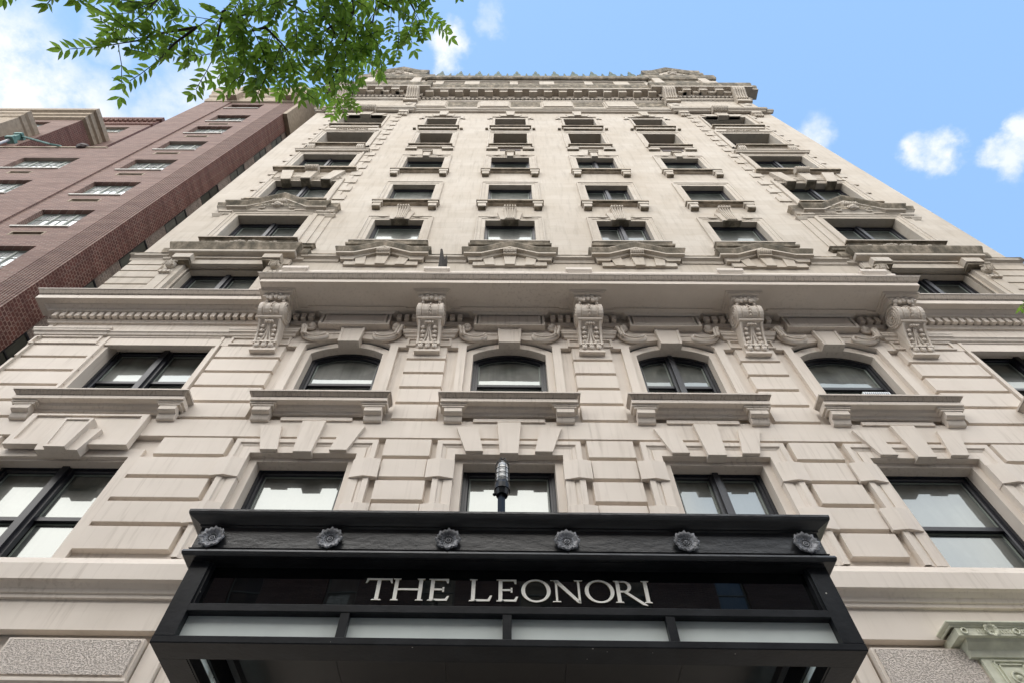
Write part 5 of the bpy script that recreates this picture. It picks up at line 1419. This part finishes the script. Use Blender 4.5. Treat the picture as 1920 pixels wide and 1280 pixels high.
def compound(mb, st, p, d, L, nl, big=1.0):
    # a pinnate leaf: rachis with paired leaflets and one at the tip
    up = Vector((rt.uniform(-.3, .3), rt.uniform(-.3, .3), 1)).normalized()
    cur = p.copy(); dv = d.normalized(); step = L / nl; pts = [cur.copy()]
    for k in range(nl):
        dv = (dv + Vector((0, 0, -.10)) + Vector((rt.uniform(-.05, .05), rt.uniform(-.05, .05), 0))).normalized()
        cur = cur + dv * step; pts.append(cur.copy())
        sd = dv.cross(up).normalized()
        if k > 0:
            for s_ in (-1, 1):
                ld = (dv * .62 + sd * s_ * .85 + Vector((0, 0, rt.uniform(-.55, -.05))) + Vector((rt.uniform(-.15, .15), rt.uniform(-.15, .15), 0))).normalized()
                leaf_face(mb, cur, ld, up + Vector((rt.uniform(-.5, .5), rt.uniform(-.5, .5), 0)), rt.uniform(.045, .062) * big, rt.uniform(.0155, .021) * big)
    leaf_face(mb, cur, dv, up, .06 * big, .023 * big)
    st.tube([(q.x, -q.y, q.z) for q in pts[::2]] if len(pts) > 3 else [(q.x, -q.y, q.z) for q in pts], .0016, 3, False)
def leafy(mb, st, poly, dens=1.0, big=1.0, spread=1.0, r0=.006):
    P = [Vector(p) for p in poly]
    n = len(P); st.tube([(q.x, -q.y, q.z) for q in P], [r0 * (1 - .75 * i / (n - 1)) for i in range(n)], 6, False)
    for i in range(n - 1):
        a, b_ = P[i], P[i + 1]; ln = (b_ - a).length; k = max(2, int(ln / .030 * dens))
        for j in range(k):
            if i == 0 and j < k * .25: continue
            p = a.lerp(b_, (j + rt.random()) / k); t = (b_ - a).normalized()
            side_ = Vector((rt.uniform(-1, 1), rt.uniform(-1, 1), rt.uniform(-.8, .5))).normalized()
            d = (t * .55 + side_ * .9 * spread + Vector((0, .10, -.25))).normalized()
            bq = big * rt.uniform(.78, 1.12); compound(mb, st, p, d, rt.uniform(.14, .24) * bq, rt.randint(5, 8), bq)
    compound(mb, st, P[-1], (P[-1] - P[-2]) + Vector((0, 0, -.03)), .20 * big, 7, big)
T1 = empty('street_tree', (-3.1, -8.9, 0), label='leafy green street tree whose branches hang over the top left', cat='tree')
cr_, tw_ = MB(), MB()
for poly in TW: leafy(cr_, tw_, poly, .98, .84)
# limbs of the unseen upper crown that carry the hanging branches
limb = MB()
limb.tube([(-3.1, 8.9, 0), (-3.12, 8.88, 1.5), (-3.05, 8.9, 3.2), (-3.0, 8.75, 4.6), (-2.95, 8.4, 6.2), (-3.0, 8.3, 8.0)], [.19, .16, .14, .12, .08, .04], 10)
hub = [(-3.02, -8.8, 4.2), (-2.9, -8.1, 5.0), (-2.75, -7.6, 4.9)]
for tip, thick in (((-2.679, -7.263, 4.476), .02), ((-2.824, -7.23, 4.322), .018), ((-2.45, -7.3, 4.55), .018), ((-2.1, -7.35, 4.75), .018), ((-3.2, -7.3, 4.2), .016), ((-3.75, -7.3, 3.95), .016), ((-3.6, -7.35, 4.0), .016)):
    limb.tube([(-3.0, 8.8, 4.3), (-2.95 + (tip[0] + 2.95) * .4, 8.2, 5.0), (tip[0], -tip[1] + .12, tip[2] + .2), (tip[0], -tip[1], tip[2])], [.06, .035, .012, thick * .35], 6)
for k in range(46):          # upper crown behind the viewer
    a = rt.uniform(0, 2 * math.pi); rr = rt.uniform(.4, 2.3); c0 = Vector((-3.0, -9.6, 6.5))
    e = c0 + Vector((math.cos(a) * rr, -abs(math.sin(a)) * rr - .1, rt.uniform(-1.2, 2.2)))
    s0 = c0 + Vector((math.cos(a) * rr * .4, -abs(math.sin(a)) * rr * .4, rt.uniform(-.5, 1.0)))
    leafy(cr_, tw_, [tuple(s0), tuple(s0.lerp(e, .5) + Vector((0, 0, .15))), tuple(e)], .35, 1.6)
for o, nm in ((limb.build('trunk', BARK), 'trunk'), (cr_.build('crown', LEAF), 'crown'), (tw_.build('twigs', BARK), 'twigs')):
    o.parent = T1; o.location = -Vector(T1.location)
T2_ = empty('street_tree', (2.9, -8.6, 0), label='street tree with one small leaf tip showing at the right edge', cat='tree')
cr_, tw_, limb = MB(), MB(), MB()
limb.tube([(2.9, 8.6, 0), (2.92, 8.6, 1.8), (2.85, 8.55, 3.4), (2.9, 8.6, 5.5)], [.17, .14, .11, .04], 10)
limb.tube([(2.85, 8.55, 3.2), (1.6, 7.6, 3.9), (.75, 6.75, 3.78), (.165, 6.29, 3.604)], [.06, .04, .02, .008], 6)
leafy(cr_, tw_, [(.60, -6.62, 3.74), (.30, -6.40, 3.66), (.165, -6.29, 3.604)], .6, .8, .8, .006)
leafy(cr_, tw_, [(.165, -6.29, 3.604), (.125, -6.25, 3.62), (.105, -6.23, 3.63)], 1.0, .45, .45, .004)
for k in range(26):
    a = rt.uniform(0, 2 * math.pi); rr = rt.uniform(.4, 1.8); c0 = Vector((3.0, -9.2, 5.6))
    e = c0 + Vector((abs(math.cos(a)) * rr, -abs(math.sin(a)) * rr, rt.uniform(-1.2, 1.8)))
    leafy(cr_, tw_, [tuple(c0), tuple(c0.lerp(e, .5)), tuple(e)], .35, 1.6)
for o in (limb.build('trunk', BARK), cr_.build('crown', LEAF), tw_.build('twigs', BARK)):
    o.parent = T2_; o.location = -Vector(T2_.location)
